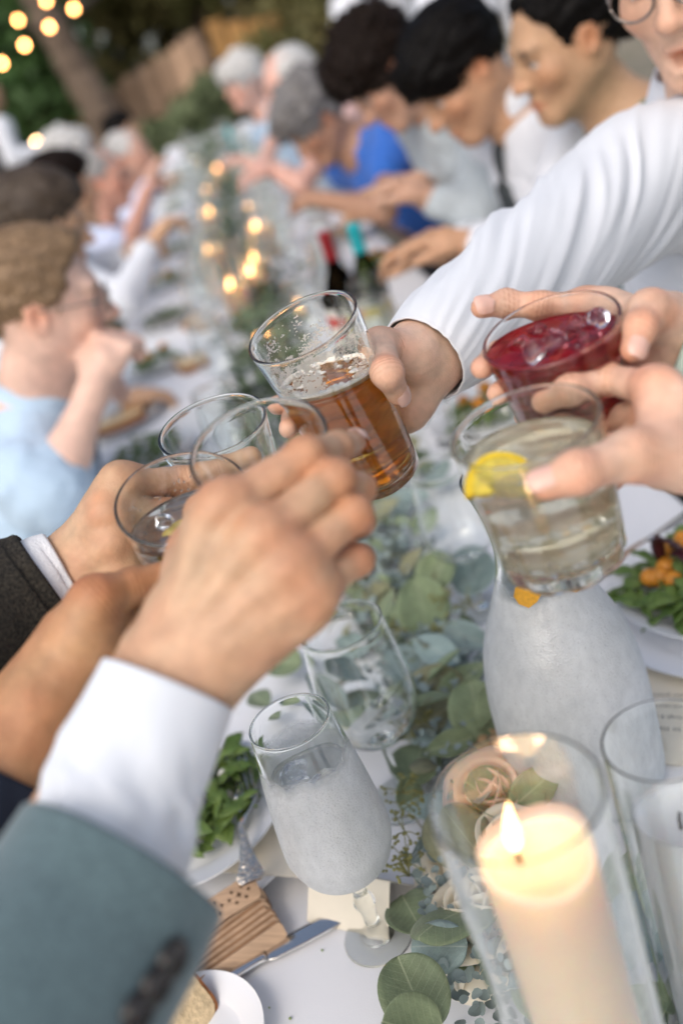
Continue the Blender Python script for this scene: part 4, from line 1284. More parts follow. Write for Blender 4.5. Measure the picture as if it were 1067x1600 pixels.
def fork():
    hz = TH + 0.052
    a = T(394, 1380, hz - 0.006); b_ = T(377, 1290, hz + 0.004); c_ = T(384, 1245, hz); d = T(368, 1180, hz + 0.003)
    e = empty('fork', a); tag(e, 'steel fork with a hammered handle lying on the left salad', 'fork')
    path = spline([a, a * .6 + b_ * .4, b_], 60)
    w = np.interp(np.linspace(0, 1, 60), [0, .08, .2, .45, .8, 1], [0.018, .026, .026, 0.017, .008, .0065])
    # hammered facets: raised grains on the handle
    v, f = flat_strip(path, w, 0.0032, 0.001, 21)
    v = np.array(v); v[:, 2] += 0.0011 * np.abs(vnoise(v * 800, 3))
    link('handle', mesh('handle', v, f, False), HAMMER, e, world=True)
    path = spline([b_, b_ * .5 + c_ * .5 + np.array([0, 0, -.002]), c_], 12)
    v, f = flat_strip(path, np.interp(np.linspace(0, 1, 12), [0, .4, .8, 1], [.0075, .008, .022, .026]), 0.0024)
    link('neck', mesh('neck', v, f), STEEL, e, world=True)
    s = unit(np.cross(c_ - b_, (0, 0, 1)))
    for k in (-1.5, -.5, .5, 1.5):
        path = spline([c_ + s * k * .0063 - (c_ - b_) * .02, c_ * .5 + d * .5 + s * k * .0066 + np.array([0, 0, -.003]), d + s * k * .0064 + np.array([0, 0, .004])], 12)
        v, f = flat_strip(path, np.interp(np.linspace(0, 1, 12), [0, .8, 1], [.0042, .0034, .0014]), 0.0022, 0, 5)
        link('tine', mesh('tine', v, f), STEEL, e, world=True)
fork()
def knife(tip, end, label, group='table knives', bw=0.019):
    tip = np.array(tip); end = np.array(end); tip[2] = end[2] = TH + 0.0045
    d = end - tip
    e = empty('table_knife', tip); tag(e, label, 'knife', group)
    path = [tip + d * t for t in np.linspace(0, .55, 24)]
    v, f = flat_strip(path, np.interp(np.linspace(0, 1, 24), [0, .03, .08, .2, .5, .9, 1], [.004, .010, .0145, .0185, bw, bw * .9, .012]), 0.0016, 0.0, 9)
    link('blade', mesh('blade', v, f), STEEL, e, world=True)
    path = [tip + d * t for t in np.linspace(.55, 1.0, 20)]
    v, f = flat_strip(path, np.interp(np.linspace(0, 1, 20), [0, .1, .5, .9, 1], [.012, .010, .015, .022, .016]), 0.006)
    link('handle', mesh('handle', v, f), STEEL, e, world=True)
k0, k1 = T(541, 1428, TH + .004), T(335, 1538, TH + .004)
knife(k0, k0 + (k1 - k0) * 1.12, 'polished table knife with its blade tip pointing at the misted goblet')
k0, k1 = T(905, 915, TH + .004), T(1060, 815, TH + .004)
knife(k0, k0 + (k1 - k0) * 1.3, 'table knife behind the right salad plate')

# folded wooden fan
FANW = mat('pale fan wood', (0.52, 0.35, 0.225), 0.65, var=0.25, scale=40, stretch=(1, 14, 1), bump=0.2, bscale=300)
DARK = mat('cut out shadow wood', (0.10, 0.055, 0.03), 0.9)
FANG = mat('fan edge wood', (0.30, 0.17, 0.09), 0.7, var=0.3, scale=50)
def fan():
    A = T(431, 1448, TH); B = T(307, 1528, TH)
    d = unit(B - A); d[2] = 0; d = unit(d); n = np.array([d[1], -d[0], 0.0])
    if n[1] > 0: n = -n                       # towards the camera
    e = empty('folding_fan', A); tag(e, 'closed pale wooden folding fan leaning on the left dinner plate', 'fan')
    L = 0.20; Wd = 0.022
    ns = 15
    for k in range(ns):
        t = k / (ns - 1)
        th = 0.0012 if 0 < k < ns - 1 else 0.0026
        # slats stand nearly on edge, leaning back, fanned a little apart at the tip
        off = n * (-0.017 + 0.040 * t)
        ang = math.radians(28 + 16 * math.sin(t * 3)) if k else math.radians(22)
        hgt = 0.026 - 0.010 * t
        up = np.array([0, 0, math.cos(ang)]) - n * math.sin(ang)
        nn = np.cross(d, up)
        zz = np.array([0, 0, 0.004])
        s0 = A + off + zz + d * (-0.006 + 0.006 * random.random()); 
        mb = MB()
        a0 = s0 - nn * th / 2; a1 = s0 + nn * th / 2
        v = []
        prof = [(0.000, hgt * .2), (0.0, hgt * .8), (0.003, hgt), (L * .96, hgt * .45), (L, 0.002), (L * .9, 0), (0.003, 0)]
        for q in (a0, a1):
            for x, y in prof: v.append(q + d * x + up * y)
        m_ = len(prof)
        f = [tuple(range(m_ - 1, -1, -1)), tuple(range(m_, 2 * m_))] + [(i, (i + 1) % m_, m_ + (i + 1) % m_, m_ + i) for i in range(m_)]
        mb.add(np.array(v), f)
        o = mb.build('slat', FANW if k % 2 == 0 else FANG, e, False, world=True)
        if k == 0: gd = (s0, up, nn, hgt)
    # broad guard slat lying on top with dark stars painted for the shade in its piercings
    ang = math.radians(66)
    s0 = A - n * 0.014 + np.array([0, 0, 0.026]); up = np.array([0, 0, math.cos(ang)]) - n * math.sin(ang); nn = np.cross(d, up)
    if nn[2] < 0: nn = -nn
    v = []
    prof = [(-0.002, 0.003), (-0.004, .02), (-0.001, .026), (L, .021), (L, 0.003), (0.002, 0.0)]
    for q in (-.0011, .0011):
        for x, y in prof: v.append(s0 + d * x + up * y + nn * q)
    m_ = len(prof)
    f = [tuple(range(m_ - 1, -1, -1)), tuple(range(m_, 2 * m_))] + [(i, (i + 1) % m_, m_ + (i + 1) % m_, m_ + i) for i in range(m_)]
    g = link('guard', mesh('guard', v, f, False), FANW, e, world=True)
    mb = MB()
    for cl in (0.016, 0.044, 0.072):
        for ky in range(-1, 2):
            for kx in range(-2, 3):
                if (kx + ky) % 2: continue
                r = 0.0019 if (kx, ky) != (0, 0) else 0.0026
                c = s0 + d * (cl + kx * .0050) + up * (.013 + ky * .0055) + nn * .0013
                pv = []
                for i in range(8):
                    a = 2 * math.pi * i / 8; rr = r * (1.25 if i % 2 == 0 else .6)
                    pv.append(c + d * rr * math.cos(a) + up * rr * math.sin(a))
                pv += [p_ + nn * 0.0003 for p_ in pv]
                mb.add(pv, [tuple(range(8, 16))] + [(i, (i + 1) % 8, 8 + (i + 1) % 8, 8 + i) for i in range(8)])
    mb.build('cutout_shade', DARK, g, False)
    g.children[0].matrix_parent_inverse = Matrix.Translation(-Vector(e.location)) if False else Matrix.Identity(4)
fan()

# bread
CRUST = mat('toasted crust', (0.30, 0.11, 0.03), 0.6, var=0.6, scale=90, bump=0.5, bscale=300, bdist=0.002)
CRUMB = mat('bread crumb', (0.72, 0.55, 0.33), 0.9, var=0.3, scale=150, bump=0.9, bscale=250, bdist=0.002)
def bread(c, rz, label, size=1.0):
    e = empty('bread_slice', c, rz); tag(e, label, 'bread', 'bread on side plates')
    out = [(-.045, -.03), (-.05, 0.01), (-.042, .03), (-.02, .036), (0, .033), (.025, .037), (.045, .028), (.05, 0), (.045, -.03), (0, -.036)]
    out = np.array(smooth_profile([(a + 1, b) for a, b in out], 4)); out[:, 0] -= 1
    def slab(sc, z0, z1):
        v = [(x * sc * size, y * sc * size, z) for z in (z0, z1) for x, y in out]; m = len(out)
        f = [tuple(range(m - 1, -1, -1)), tuple(range(m, 2 * m))] + [(i, (i + 1) % m, m + (i + 1) % m, m + i) for i in range(m)]
        return v, f
    v, f = slab(1, 0, .016 * size); link('crust', mesh('crust', v, f, False), CRUST, e)
    v, f = slab(.93, .0002, .0168 * size); link('crumb', mesh('crumb', v, f, False), CRUMB, e)
    return e
b_ = bread((T(262, 1625)[0], T(262, 1625)[1], TH + 0.022), 0.9, 'toasted bread slice leaning on the bread plate at the bottom edge', 0.9)
b_.rotation_euler = (math.radians(55), 0.1, 0.75)

# salads
ARUG = mat('arugula', (0.15, 0.22, 0.05), 0.45, scale=60, bump=0.3, bscale=250, c2=(0.075, 0.135, 0.025))
STEM = mat('pale green stem', (0.22, 0.30, 0.08), 0.5)
SQUASH = mat('roast squash', (0.62, 0.24, 0.02), 0.4, var=0.35, scale=70, sss=0.2, sssr=(.006, .002, .001))
CHEESE = mat('white cheese', (0.82, 0.80, 0.74), 0.8, bump=0.5, bscale=200, bdist=0.002)
BEET = mat('beet leaf', (0.05, 0.008, 0.012), 0.4, var=0.3, scale=60)
def blade_leaf(rg, L, W, lobes):
    n = 13; v = []; f = []
    for i in range(n):
        t = i / (n - 1)
        w = W * math.sin(math.pi * min(1, t * .96 + .04)) ** .7 * (1 - (.55 * (0.5 + 0.5 * math.cos(t * lobes * 6.28)) if t < .8 else 0))
        z = L * .22 * math.sin(t * 2.2 + rg.uniform(-.2, .2))
        v += [(-w, t * L, z + w * .4 + rg.uniform(-1, 1) * W * .1), (0, t * L, z), (w, t * L, z + w * .4 + rg.uniform(-1, 1) * W * .1)]
    for i in range(n - 1):
        a = i * 3; f += [(a, a + 1, a + 4, a + 3), (a + 1, a + 2, a + 5, a + 4)]
    return np.array(v), f
def salad(x, y, z, R, label, seed, squash=0, cheese=6, leaves=46, group=None, beet=0, centre_h=0.03, nut=0):
    rg = random.Random(seed)
    e = empty('salad', (x, y, z)); tag(e, label, 'salad', group)
    mb = MB(); ms = MB()
    for k in range(leaves):
        v, f = blade_leaf(rg, rg.uniform(.04, .075) * (R / .08), rg.uniform(.006, .013) * (R / .08), rg.choice([2, 3, 3]))
        a = rg.uniform(0, 6.28); rr = R * .85 * math.sqrt(rg.random())
        hz = centre_h * max(0.1, 1 - (rr / R) ** 2) * rg.uniform(.3, 1.1)
        Rm = Matrix.Translation((rr * math.cos(a), rr * math.sin(a), hz)) @ Matrix.Rotation(rg.uniform(0, 6.28), 4, 'Z') @ Matrix.Rotation(rg.uniform(-.5, .5), 4, 'Y') @ Matrix.Rotation(rg.uniform(-.3, .35), 4, 'X') @ Matrix.Translation((0, -.03, 0))
        mb.add(v, f, np.array(Rm))
    for k in range(leaves // 3):
        a = rg.uniform(0, 6.28); rr = R * .8 * math.sqrt(rg.random()); b2 = rg.uniform(0, 6.28); L = rg.uniform(.02, .05)
        p = np.array([rr * math.cos(a), rr * math.sin(a), centre_h * rg.uniform(.3, 1) * max(.2, 1 - (rr / R) ** 2)])
        v, f = tube([p, p + np.array([math.cos(b2), math.sin(b2), .2]) * L * .5, p + np.array([math.cos(b2 + .4), math.sin(b2 + .4), .0]) * L], .0013, 6)
        ms.add(v, f)
    o = mb.build('arugula', ARUG, e); tag(o, kind='stuff')
    sol = o.modifiers.new('thick', 'SOLIDIFY'); sol.thickness = 0.0006
    o = ms.build('stems', STEM, e); tag(o, kind='stuff')
    def lump(name, m, s, p, box=True):
        v = np.array([(a, b, c) for a in (-1, 1) for b in (-1, 1) for c in (-1, 1)], float)
        me = mesh(name, v * s * (1 + .25 * np.array([[rg.uniform(-1, 1) for _ in range(3)] for _ in range(8)])), [(0, 1, 3, 2), (4, 6, 7, 5), (0, 4, 5, 1), (2, 3, 7, 6), (0, 2, 6, 4), (1, 5, 7, 3)])
        o = link(name, me, m, e); o.location = p; o.rotation_euler = (rg.uniform(0, 3), rg.uniform(0, 3), rg.uniform(0, 3))
        md = o.modifiers.new('round', 'SUBSURF'); md.levels = md.render_levels = 2
        return o
    for k in range(squash):
        a = rg.uniform(0, 6.28); rr = R * .65 * math.sqrt(rg.random())
        lump('squash_cube', SQUASH, 0.0135, (rr * math.cos(a), rr * math.sin(a), centre_h * .9 + .006))
    for k in range(cheese):
        a = rg.uniform(0, 6.28); rr = R * .8 * math.sqrt(rg.random())
        lump('cheese_crumb', CHEESE, rg.uniform(.003, .0075), (rr * math.cos(a), rr * math.sin(a), centre_h * 1.0 * max(.3, 1 - (rr / R) ** 2) + .006))
    for k in range(nut):
        a = rg.uniform(0, 6.28); rr = R * .8 * math.sqrt(rg.random())
        lump('nut', SQUASH, rg.uniform(.003, .005), (rr * math.cos(a), rr * math.sin(a), centre_h * 1.0 * max(.3, 1 - (rr / R) ** 2) + .007))
    for k in range(beet):
        v, f = blade_leaf(rg, .045, .016, 0)
        o = link('beet_leaf', mesh('beet_leaf', v, f), BEET, e); o.location = (rg.uniform(-.04, .0), rg.uniform(-.03, .04), centre_h); o.rotation_euler = (rg.uniform(.2, 1.2), 0, rg.uniform(0, 6))
        sol = o.modifiers.new('thick', 'SOLIDIFY'); sol.thickness = 0.0008
    return e
salad(LPX + .004, LPY + .02, TH + 0.029, 0.083, 'dressed arugula salad under the fork on the left', 5, 0, 12, 95, nut=7, centre_h=.028)
salad(RPX - .025, RPY + .004, TH + 0.029, 0.090, 'arugula salad with orange squash cubes and beet on the right', 9, 16, 9, 75, beet=4, centre_h=.03)

# ------------------------------------------------------------------ eucalyptus garland and roses
def leaf_mat(name, c, vein, seed=0):
    """leaf blade with a paler midrib and side veins, drawn in the leaf's own coordinates"""
    m = mat(name, c, 0.5, var=0.3, scale=3.5, spec=0.4, sheen=0.12, bump=0.15, bscale=25, bdist=0.02)
    t = m.node_tree; b = t.nodes['Principled BSDF']; tc = [n for n in t.nodes if n.type == 'TEX_COORD'][0]
    src = b.inputs['Base Color'].links[0].from_socket
    sx = N(t, 'ShaderNodeSeparateXYZ'); t.links.new(tc.outputs['Object'], sx.inputs[0])
    def M_(op, a, b_=None):
        n = N(t, 'ShaderNodeMath'); n.operation = op
        for i, q_ in enumerate((a, b_)):
            if q_ is None: continue
            if isinstance(q_, (int, float)): n.inputs[i].default_value = q_
            else: t.links.new(q_, n.inputs[i])
        return n.outputs[0]
    ab = M_('ABSOLUTE', sx.outputs['X'])
    mid = M_('LESS_THAN', ab, 0.012)
    ph = M_('SUBTRACT', sx.outputs['Y'], M_('MULTIPLY', ab, 0.75))
    sv_ = M_('GREATER_THAN', M_('SINE', M_('MULTIPLY', ph, 52.0)), 0.965)
    f = M_('MAXIMUM', mid, M_('MULTIPLY', sv_, 0.45))
    # per leaf tone
    oi = N(t, 'ShaderNodeObjectInfo'); rp = N(t, 'ShaderNodeMapRange'); rp.inputs['To Min'].default_value = 0.72; rp.inputs['To Max'].default_value = 1.25
    t.links.new(oi.outputs['Random'], rp.inputs['Value'])
    mx0 = N(t, 'ShaderNodeMix'); mx0.data_type = 'RGBA'; mx0.blend_type = 'MULTIPLY'; mx0.inputs['Factor'].default_value = 1
    t.links.new(src, mx0.inputs['A']); t.links.new(rp.outputs[0], mx0.inputs['B'])
    mx = N(t, 'ShaderNodeMix'); mx.data_type = 'RGBA'; t.links.new(M_('MULTIPLY', f, 0.6), mx.inputs['Factor'])
    t.links.new(mx0.outputs['Result'], mx.inputs['A']); mx.inputs['B'].default_value = (*vein, 1)
    t.links.new(mx.outputs['Result'], b.inputs['Base Color'])
    return m
LEAFG = leaf_mat('eucalyptus leaf', (0.225, 0.285, 0.16), (0.38, 0.42, 0.27))
LEAFB = leaf_mat('blue grey eucalyptus', (0.25, 0.33, 0.31), (0.40, 0.46, 0.42))
LEAFO = leaf_mat('olive eucalyptus', (0.25, 0.25, 0.145), (0.38, 0.37, 0.23))
LEAFS = mat('silver leaflets', (0.24, 0.30, 0.285), 0.6, var=0.35, scale=30, sheen=0.2)
LEAFF = mat('far leaves', (0.11, 0.15, 0.08), 0.6, var=0.35, scale=8)
TWIG = mat('twig', (0.20, 0.19, 0.10), 0.7)
SEED = mat('yellow green seeds', (0.26, 0.25, 0.08), 0.6, var=0.3, scale=100)
def leaf_mesh(L, W, shape, cup, bend, seed):
    rg = random.Random(seed); n, m = 19, 11; v = []
    for i in range(n):
        t = (1 - math.cos(math.pi * i / (n - 1))) / 2
        if shape == 'round': w = W * math.sqrt(max(0, 1 - (2 * t - 1) ** 2)) ** .9
        else: w = W * math.sin(math.pi * t ** .8) ** .9
        w = max(w, 0.0003)
        for k in range(m):
            a = k / (m - 1) * 2 - 1
            x = w * a; y = L * t
            z = cup * (a * a) * w + bend * L * (t * t) + 0.05 * W * math.sin(a * 3 + t * 5 + seed) - (0.0012 if abs(a) < .1 else 0) + .0005 * math.sin(t * 26) * abs(a)
            v.append((x, y, z))
    me = mesh('leaf', v, grid_faces(m, n)); return me
LEAVES = {'round': [leaf_mesh(1, .46, 'round', c, b, s) for c, b, s in ((.25, -.14, 1), (.5, .18, 2), (-.2, -.3, 3))],
          'lance': [leaf_mesh(1, .25, 'lance', c, b, s) for c, b, s in ((.3, -.15, 4), (.5, .1, 5), (.1, -.35, 6))]}
LM = {}
def leaf_data(shape, k, m):
    key = (shape, k, m.name)
    if key not in LM:
        me = LEAVES[shape][k].copy(); me.materials.clear(); me.materials.append(m); LM[key] = me
    return LM[key]
gar = empty('eucalyptus_garland', (-0.02, 0.9, TH)); tag(gar, 'eucalyptus garland lying along the middle of the table', 'garland')
def leaf(pos, d, n, L, shape, m, k=None):
    """pos: base of the leaf, d: direction to its tip, n: face"""
    k = random.randrange(3) if k is None else k
    o = bpy.data.objects.new('leaf', leaf_data(shape, k, m)); COL.objects.link(o); o.parent = gar
    M = axis_matrix(pos, n, np.cross(d, n))
    y = unit(np.cross(M[:3, 2], M[:3, 0]))
    if y @ d < 0: M[:3, 0] *= -1; M[:3, 1] *= -1
    M[:3, :3] *= L
    M[:3, 3] -= np.array(gar.location)
    o.matrix_basis = Matrix(M.tolist())
    if not o.modifiers:
        md = o.modifiers.new('thick', 'SOLIDIFY'); md.thickness = 0.0012 / 1.0 * 8
    return o
def px_leaf(x0, y0, x1, y1, h0, h1, shape, m, tilt=0.0, k=0):
    """a leaf seen from its base pixel to its tip pixel at heights h0, h1 above the cloth"""
    a = T(x0, y0, TH + h0); b = T(x1, y1, TH + h1)
    d = b - a; v = unit(CAM - (a + b) / 2); s = unit(np.cross(d, v)); n = unit(np.cross(s, d))
    if n @ v < 0: n = -n
    n = unit(n + s * tilt)
    leaf(a, unit(d), n, np.linalg.norm(d), shape, m, k)

HERO = [(668, 992, 652, 905, .03, .10, 'round', LEAFG, .2, 0), (718, 1036, 637, 992, .05, .07, 'lance', LEAFB, .1, 0), (724, 1060, 640, 1056, .045, .05, 'lance', LEAFO, -.2, 0),
        (700, 1010, 632, 1040, .04, .055, 'round', LEAFG, .4, 2), (752, 1160, 736, 1062, .03, .075, 'round', LEAFG, .1, 0), (790, 1150, 766, 1072, .03, .075, 'round', LEAFG, -.2, 0),
        (738, 1152, 660, 1178, .04, .05, 'lance', LEAFG, .1, 1), (660, 1166, 640, 1222, .03, .035, 'round', LEAFG, .3, 0), (716, 1096, 640, 1148, .04, .045, 'lance', LEAFO, .6, 1),
        (700, 1105, 632, 1075, .03, .03, 'lance', LEAFG, .3, 2), (628, 1400, 655, 1448, .02, .03, 'round', LEAFG, .0, 0), (650, 1220, 628, 1260, .03, .03, 'round', LEAFG, -.4, 0),
        (672, 1615, 622, 1492, .045, .075, 'round', LEAFG, .1, 0), (730, 1480, 640, 1475, .05, .06, 'round', LEAFB, .2, 2), (690, 1620, 590, 1600, .05, .08, 'round', LEAFG, .2, 1),
        (612, 950, 575, 920, .03, .05, 'round', LEAFO, .2, 1), (640, 958, 600, 950, .03, .04, 'round', LEAFG, .5, 2), (735, 985, 722, 960, .03, .06, 'lance', LEAFG, .3, 0),
        (420, 1105, 385, 1075, .03, .03, 'lance', LEAFG, .3, 0), (470, 1040, 425, 1030, .03, .03, 'round', LEAFG, .2, 1), (455, 1010, 405, 1050, .02, .03, 'round', LEAFB, .2, 1)]
for h in HERO: px_leaf(*h)
rg = random.Random(31)
def gx(y): return 0.035 - 0.05 * max(0, 1.0 - y) + 0.02 * math.sin(y * 4)
for i in range(250):
    t = i / 250
    y = 0.40 + 1.35 * t ** .9
    wdt = 0.075 if y < 1.05 else 0.11
    x = gx(y) + rg.gauss(0, wdt * .55)
    if (x - 0.034) ** 2 + (y - 0.36) ** 2 < 0.055 ** 2: continue
    if (x - 0.143) ** 2 + (y - 0.73) ** 2 < 0.07 ** 2: continue
    if (x + 0.091) ** 2 + (y - 0.628) ** 2 < 0.055 ** 2: continue
    if -.085 < x < .005 and .68 < y < .84: continue
    if x < -.05 and y < .78: continue
    a = rg.uniform(0, 6.28); el = rg.uniform(-.1, .7)
    d = np.array([math.cos(a) * math.cos(el), math.sin(a) * math.cos(el), math.sin(el)])
    n = unit(np.array([rg.gauss(0, .5), rg.gauss(0, .5) - .25, 1.0])); n = unit(n - d * (n @ d))
    big = rg.random() < .5
    m = rg.choice([LEAFG, LEAFG, LEAFB, LEAFB, LEAFO])
    leaf((x, y, TH + rg.uniform(.004, .05)), d, n, rg.uniform(.048, .070) if big else rg.uniform(.02, .038), rg.choice(['round', 'lance', 'lance']) if big else 'round', m)
# stems, seeds and small silvery leaves: too many to count
mb = MB()
for k in range(70):
    y = rg.uniform(.66, 1.6); p = [np.array([gx(y) + rg.gauss(0.012, .022), y, TH + rg.uniform(.006, .04)])]
    a = rg.uniform(0, 6.28)
    for _ in range(5):
        a += rg.gauss(0, .5); p.append(p[-1] + np.array([math.cos(a), math.sin(a), rg.gauss(0.05, .3)]) * .02)
        p[-1][2] = max(p[-1][2], TH + .003)
    v, f = tube(spline(p, 14), np.linspace(.0016, .0006, 14), 6); mb.add(v, f)
o = mb.build('stems', TWIG, gar, world=True); tag(o, kind='stuff')
mb = MB()
sv, sf = lathe([(0, -1), (.8, -.5), (.9, .2), (0, 1.1)], 6)
CL = [T(*p, TH + hh) for p, hh in (((700, 935), .07), ((735, 945), .07), ((690, 985), .06), ((620, 985), .05), ((640, 1130), .04), ((632, 1155), .04), ((640, 1260), .05), ((628, 1240), .05), ((632, 1300), .06), ((640, 1370), .04), ((636, 1350), .04), ((655, 1130), .05))]
for c in CL:
    for b in range(9):
        dd = unit(np.array([rg.gauss(0, 1), rg.gauss(0, 1), rg.gauss(.4, .7)])); L = rg.uniform(.008, .022)
        v, f = tube([c, c + dd * L * .5 + np.array([0, 0, .002]), c + dd * L], .0005, 5); mb.add(v, f)
        for _ in range(3):
            q_ = c + dd * L + np.array([rg.gauss(0, .002) for _ in range(3)])
            mb.add(sv * .0017, sf, axis_matrix(q_, unit(dd + np.array([rg.gauss(0, .4) for _ in range(3)]))))
o = mb.build('seeds', SEED, gar, world=True); tag(o, kind='stuff')
mb = MB()
lv = [(.47 * math.sin(a) * (1 - .12 * math.cos(a)), .5 - .5 * math.cos(a), .16 * math.sin(a) ** 2 - .05 * (1 - math.cos(a))) for a in np.linspace(0, 2 * math.pi, 11)[:-1]] + [(0, .5, -.03)]
lf = [(i, (i + 1) % 10, 10) for i in range(10)]
CLU = [T(590, 870, TH), T(620, 905, TH), T(575, 930, TH), T(690, 1010, TH), T(720, 1060, TH), T(670, 1140, TH), T(730, 1120, TH), T(690, 1210, TH), T(640, 1330, TH), T(700, 1500, TH), T(780, 1560, TH), T(660, 1440, TH), T(590, 830, TH), T(575, 790, TH)]
for k in range(2100):
    if k < 1500:
        cc_ = CLU[k % len(CLU)]; sg = .034 if cc_[1] > 1.15 else .022; x, y = cc_[0] + rg.gauss(0, sg), cc_[1] + rg.gauss(0, sg * 1.5)
    else:
        y = 0.42 + 1.2 * rg.random() ** .85
        x = gx(y) + rg.gauss(0, .028)
    if (x - 0.034) ** 2 + (y - 0.36) ** 2 < 0.05 ** 2 or (x - 0.143) ** 2 + (y - 0.73) ** 2 < 0.068 ** 2: continue
    if (x + 0.091) ** 2 + (y - 0.628) ** 2 < 0.05 ** 2 or (-.085 < x < .0 and .68 < y < .84) or (x < -.045 and y < .75): continue
    s = rg.uniform(.006, .0125)
    M_ = Matrix.Translation((x, y, TH + rg.uniform(.002, .05 if y < 1.1 else .075))) @ Matrix.Rotation(rg.uniform(0, 6.28), 4, 'Z') @ Matrix.Rotation(rg.uniform(-.4, 1.3), 4, 'X') @ Matrix.Scale(s, 4)
    mb.add(np.array(lv), lf, np.array(M_))
o = mb.build('small_leaves', LEAFS, gar, world=True); tag(o, kind='stuff')
# far stretch of the garland: blurred mass of leaves
mb = MB()
for k in range(1700):
    y = 1.7 + 8.6 * rg.random() ** 1.3
    x = -0.03 + 0.03 * math.sin(y * 2.3) + rg.gauss(0, .05)
    s = rg.uniform(.018, .045)
    M_ = Matrix.Translation((x, y, TH + abs(rg.gauss(.01, .045)))) @ Matrix.Rotation(rg.uniform(0, 6.28), 4, 'Z') @ Matrix.Rotation(rg.uniform(-.4, 1.2), 4, 'X') @ Matrix.Scale(s, 4)
    mb.add(np.array(lv), lf, np.array(M_))
o = mb.build('far_leaves', LEAFF, gar, world=True); tag(o, kind='stuff')
# roses
def petal(w, h, curl, n=9, m=7):
    v = []
    for j in range(m):
        t = j / (m - 1)
        for i in range(n):
            a = i / (n - 1) * 2 - 1
            ww = w * (0.35 + .65 * math.sin(min(1, t * 1.15) * math.pi / 1.9))
            x = ww * a; y = -(1 - a * a) * .35 * w + (curl * t ** 3 * w * -1.0)
            z = h * t * (1 - .16 * a * a) - (.25 * h * curl * max(0, t - .75) * 4 if t > .75 else 0)
            v.append((x, y, z))
    return np.array(v), grid_faces(n, m)
CREAM = mat('cream rose petals', (0.78, 0.70, 0.55), 0.6, var=0.08, scale=30, sss=0.15, sssr=(.006, .004, .002), sheen=0.2)
BLUSH = mat('blush rose petals', (0.76, 0.52, 0.40), 0.6, var=0.10, scale=30, sss=0.15, sssr=(.006, .003, .002), sheen=0.2)
def rose(loc, R, m, label, tiltv):
    e = empty('rose', loc); tag(e, label, 'rose', 'roses tucked into the garland')
    e.rotation_euler = tiltv
    for ring, (cnt, r, h, lean, curl) in enumerate(((3, .10, .9, -.05, 0), (4, .22, .95, .05, .1), (5, .38, .92, .2, .3), (6, .55, .85, .42, .6), (7, .70, .70, .75, .9))):
        for k in range(cnt):
            v, f = petal(R * (.35 + r * .75), R * h * 1.15, curl)
            a = 2 * math.pi * (k + ring * .37) / cnt
            M_ = Matrix.Rotation(a, 4, 'Z') @ Matrix.Translation((0, -R * r * .55, 0)) @ Matrix.Rotation(lean, 4, 'X')
            o = link('petal', mesh('petal', v @ np.array(M_)[:3, :3].T + np.array(M_)[:3, 3], f), m, e)
            md = o.modifiers.new('thick', 'SOLIDIFY'); md.thickness = 0.0007
    return e
for px, py, hh, R, m, lb in ((772, 1262, .02, .042, BLUSH, 'blush rose behind the candle glass'), (800, 1345, .015, .042, CREAM, 'cream rose low behind the nearest candle'), (742, 1352, .01, .036, CREAM, 'small cream rose by the rim of the candle glass'), (755, 1450, .01, .040, CREAM, 'cream rose under the left side of the candle glass')):
    q = T(px, py, TH + hh); rose(q, R, m, lb, (rg.uniform(-.2, .5), rg.uniform(-.3, .3), rg.uniform(0, 6)))
DRY = mat('dried tan hydrangea', (0.42, 0.27, 0.14), 0.8, var=0.3, scale=80)
e = empty('dried_flower', T(805, 1215, TH)); tag(e, 'dried tan hydrangea head behind the candle flame', 'dried flower')
mb = MB()
for k in range(220):
    p = unit(np.array([rg.gauss(0, 1), rg.gauss(0, 1), abs(rg.gauss(0, 1))])) * rg.uniform(.02, .036) + np.array([0, 0, .02])
    M_ = Matrix.Translation(p.tolist()) @ Matrix.Rotation(rg.uniform(0, 6), 4, 'Z') @ Matrix.Rotation(rg.uniform(-1, 1), 4, 'X') @ Matrix.Scale(rg.uniform(.007, .012), 4)
    mb.add(np.array(lv), lf, np.array(M_))
o = mb.build('petals', DRY, e); tag(o, kind='stuff')

# ------------------------------------------------------------------ further down the table
ORD = ['first', 'second', 'third', 'fourth', 'fifth', 'sixth', 'seventh', 'eighth', 'ninth', 'tenth']
SET_L = [(-.435, 2.32), (-.36, 2.02), (-.345, 2.72), (-.33, 3.22), (-.35, 3.85), (-.34, 4.5), (-.34, 5.2), (-.34, 6.0), (-.34, 6.8), (-.34, 7.7)]
SET_R = [(.30, 1.62), (.33, 2.25), (.345, 2.98), (.33, 3.6), (.33, 4.3), (.33, 5.0), (.33, 5.8), (.33, 6.7), (.33, 7.6)]
def flute_copy(src, loc, label, group):
    c = copy_tree(src); c.location = loc; c['label'] = label; c['group'] = group; return c
FARG = 'wine glasses standing further down the table'
me_far = mesh('far_wine_glass', *lathe(stem_profile(0.21, .036, .045, .08, .13, .034, .004), 24))
far0 = None
spots = []
for k in range(60):
    y = 1.55 + 7.6 * (k / 60) ** 1.25
    side = 1 if k % 2 else -1
    x = -0.025 + side * rg.uniform(.10, .23) + rg.uniform(-.02, .02)
    if side > 0 and y < 2.2: x += .05
    if (x + .30) ** 2 < .02 and y < 2.6: continue
    spots.append((x, y))
def near_setting(x, y):
    ys = [p_[1] for p_ in (SET_L if x < -.025 else SET_R)]
    k_ = min(range(len(ys)), key=lambda j: abs(ys[j] - y))
    return 'blurred stemmed glass by the %s setting along the %s side of the table' % (ORD[k_], 'left' if x < -.025 else 'right')
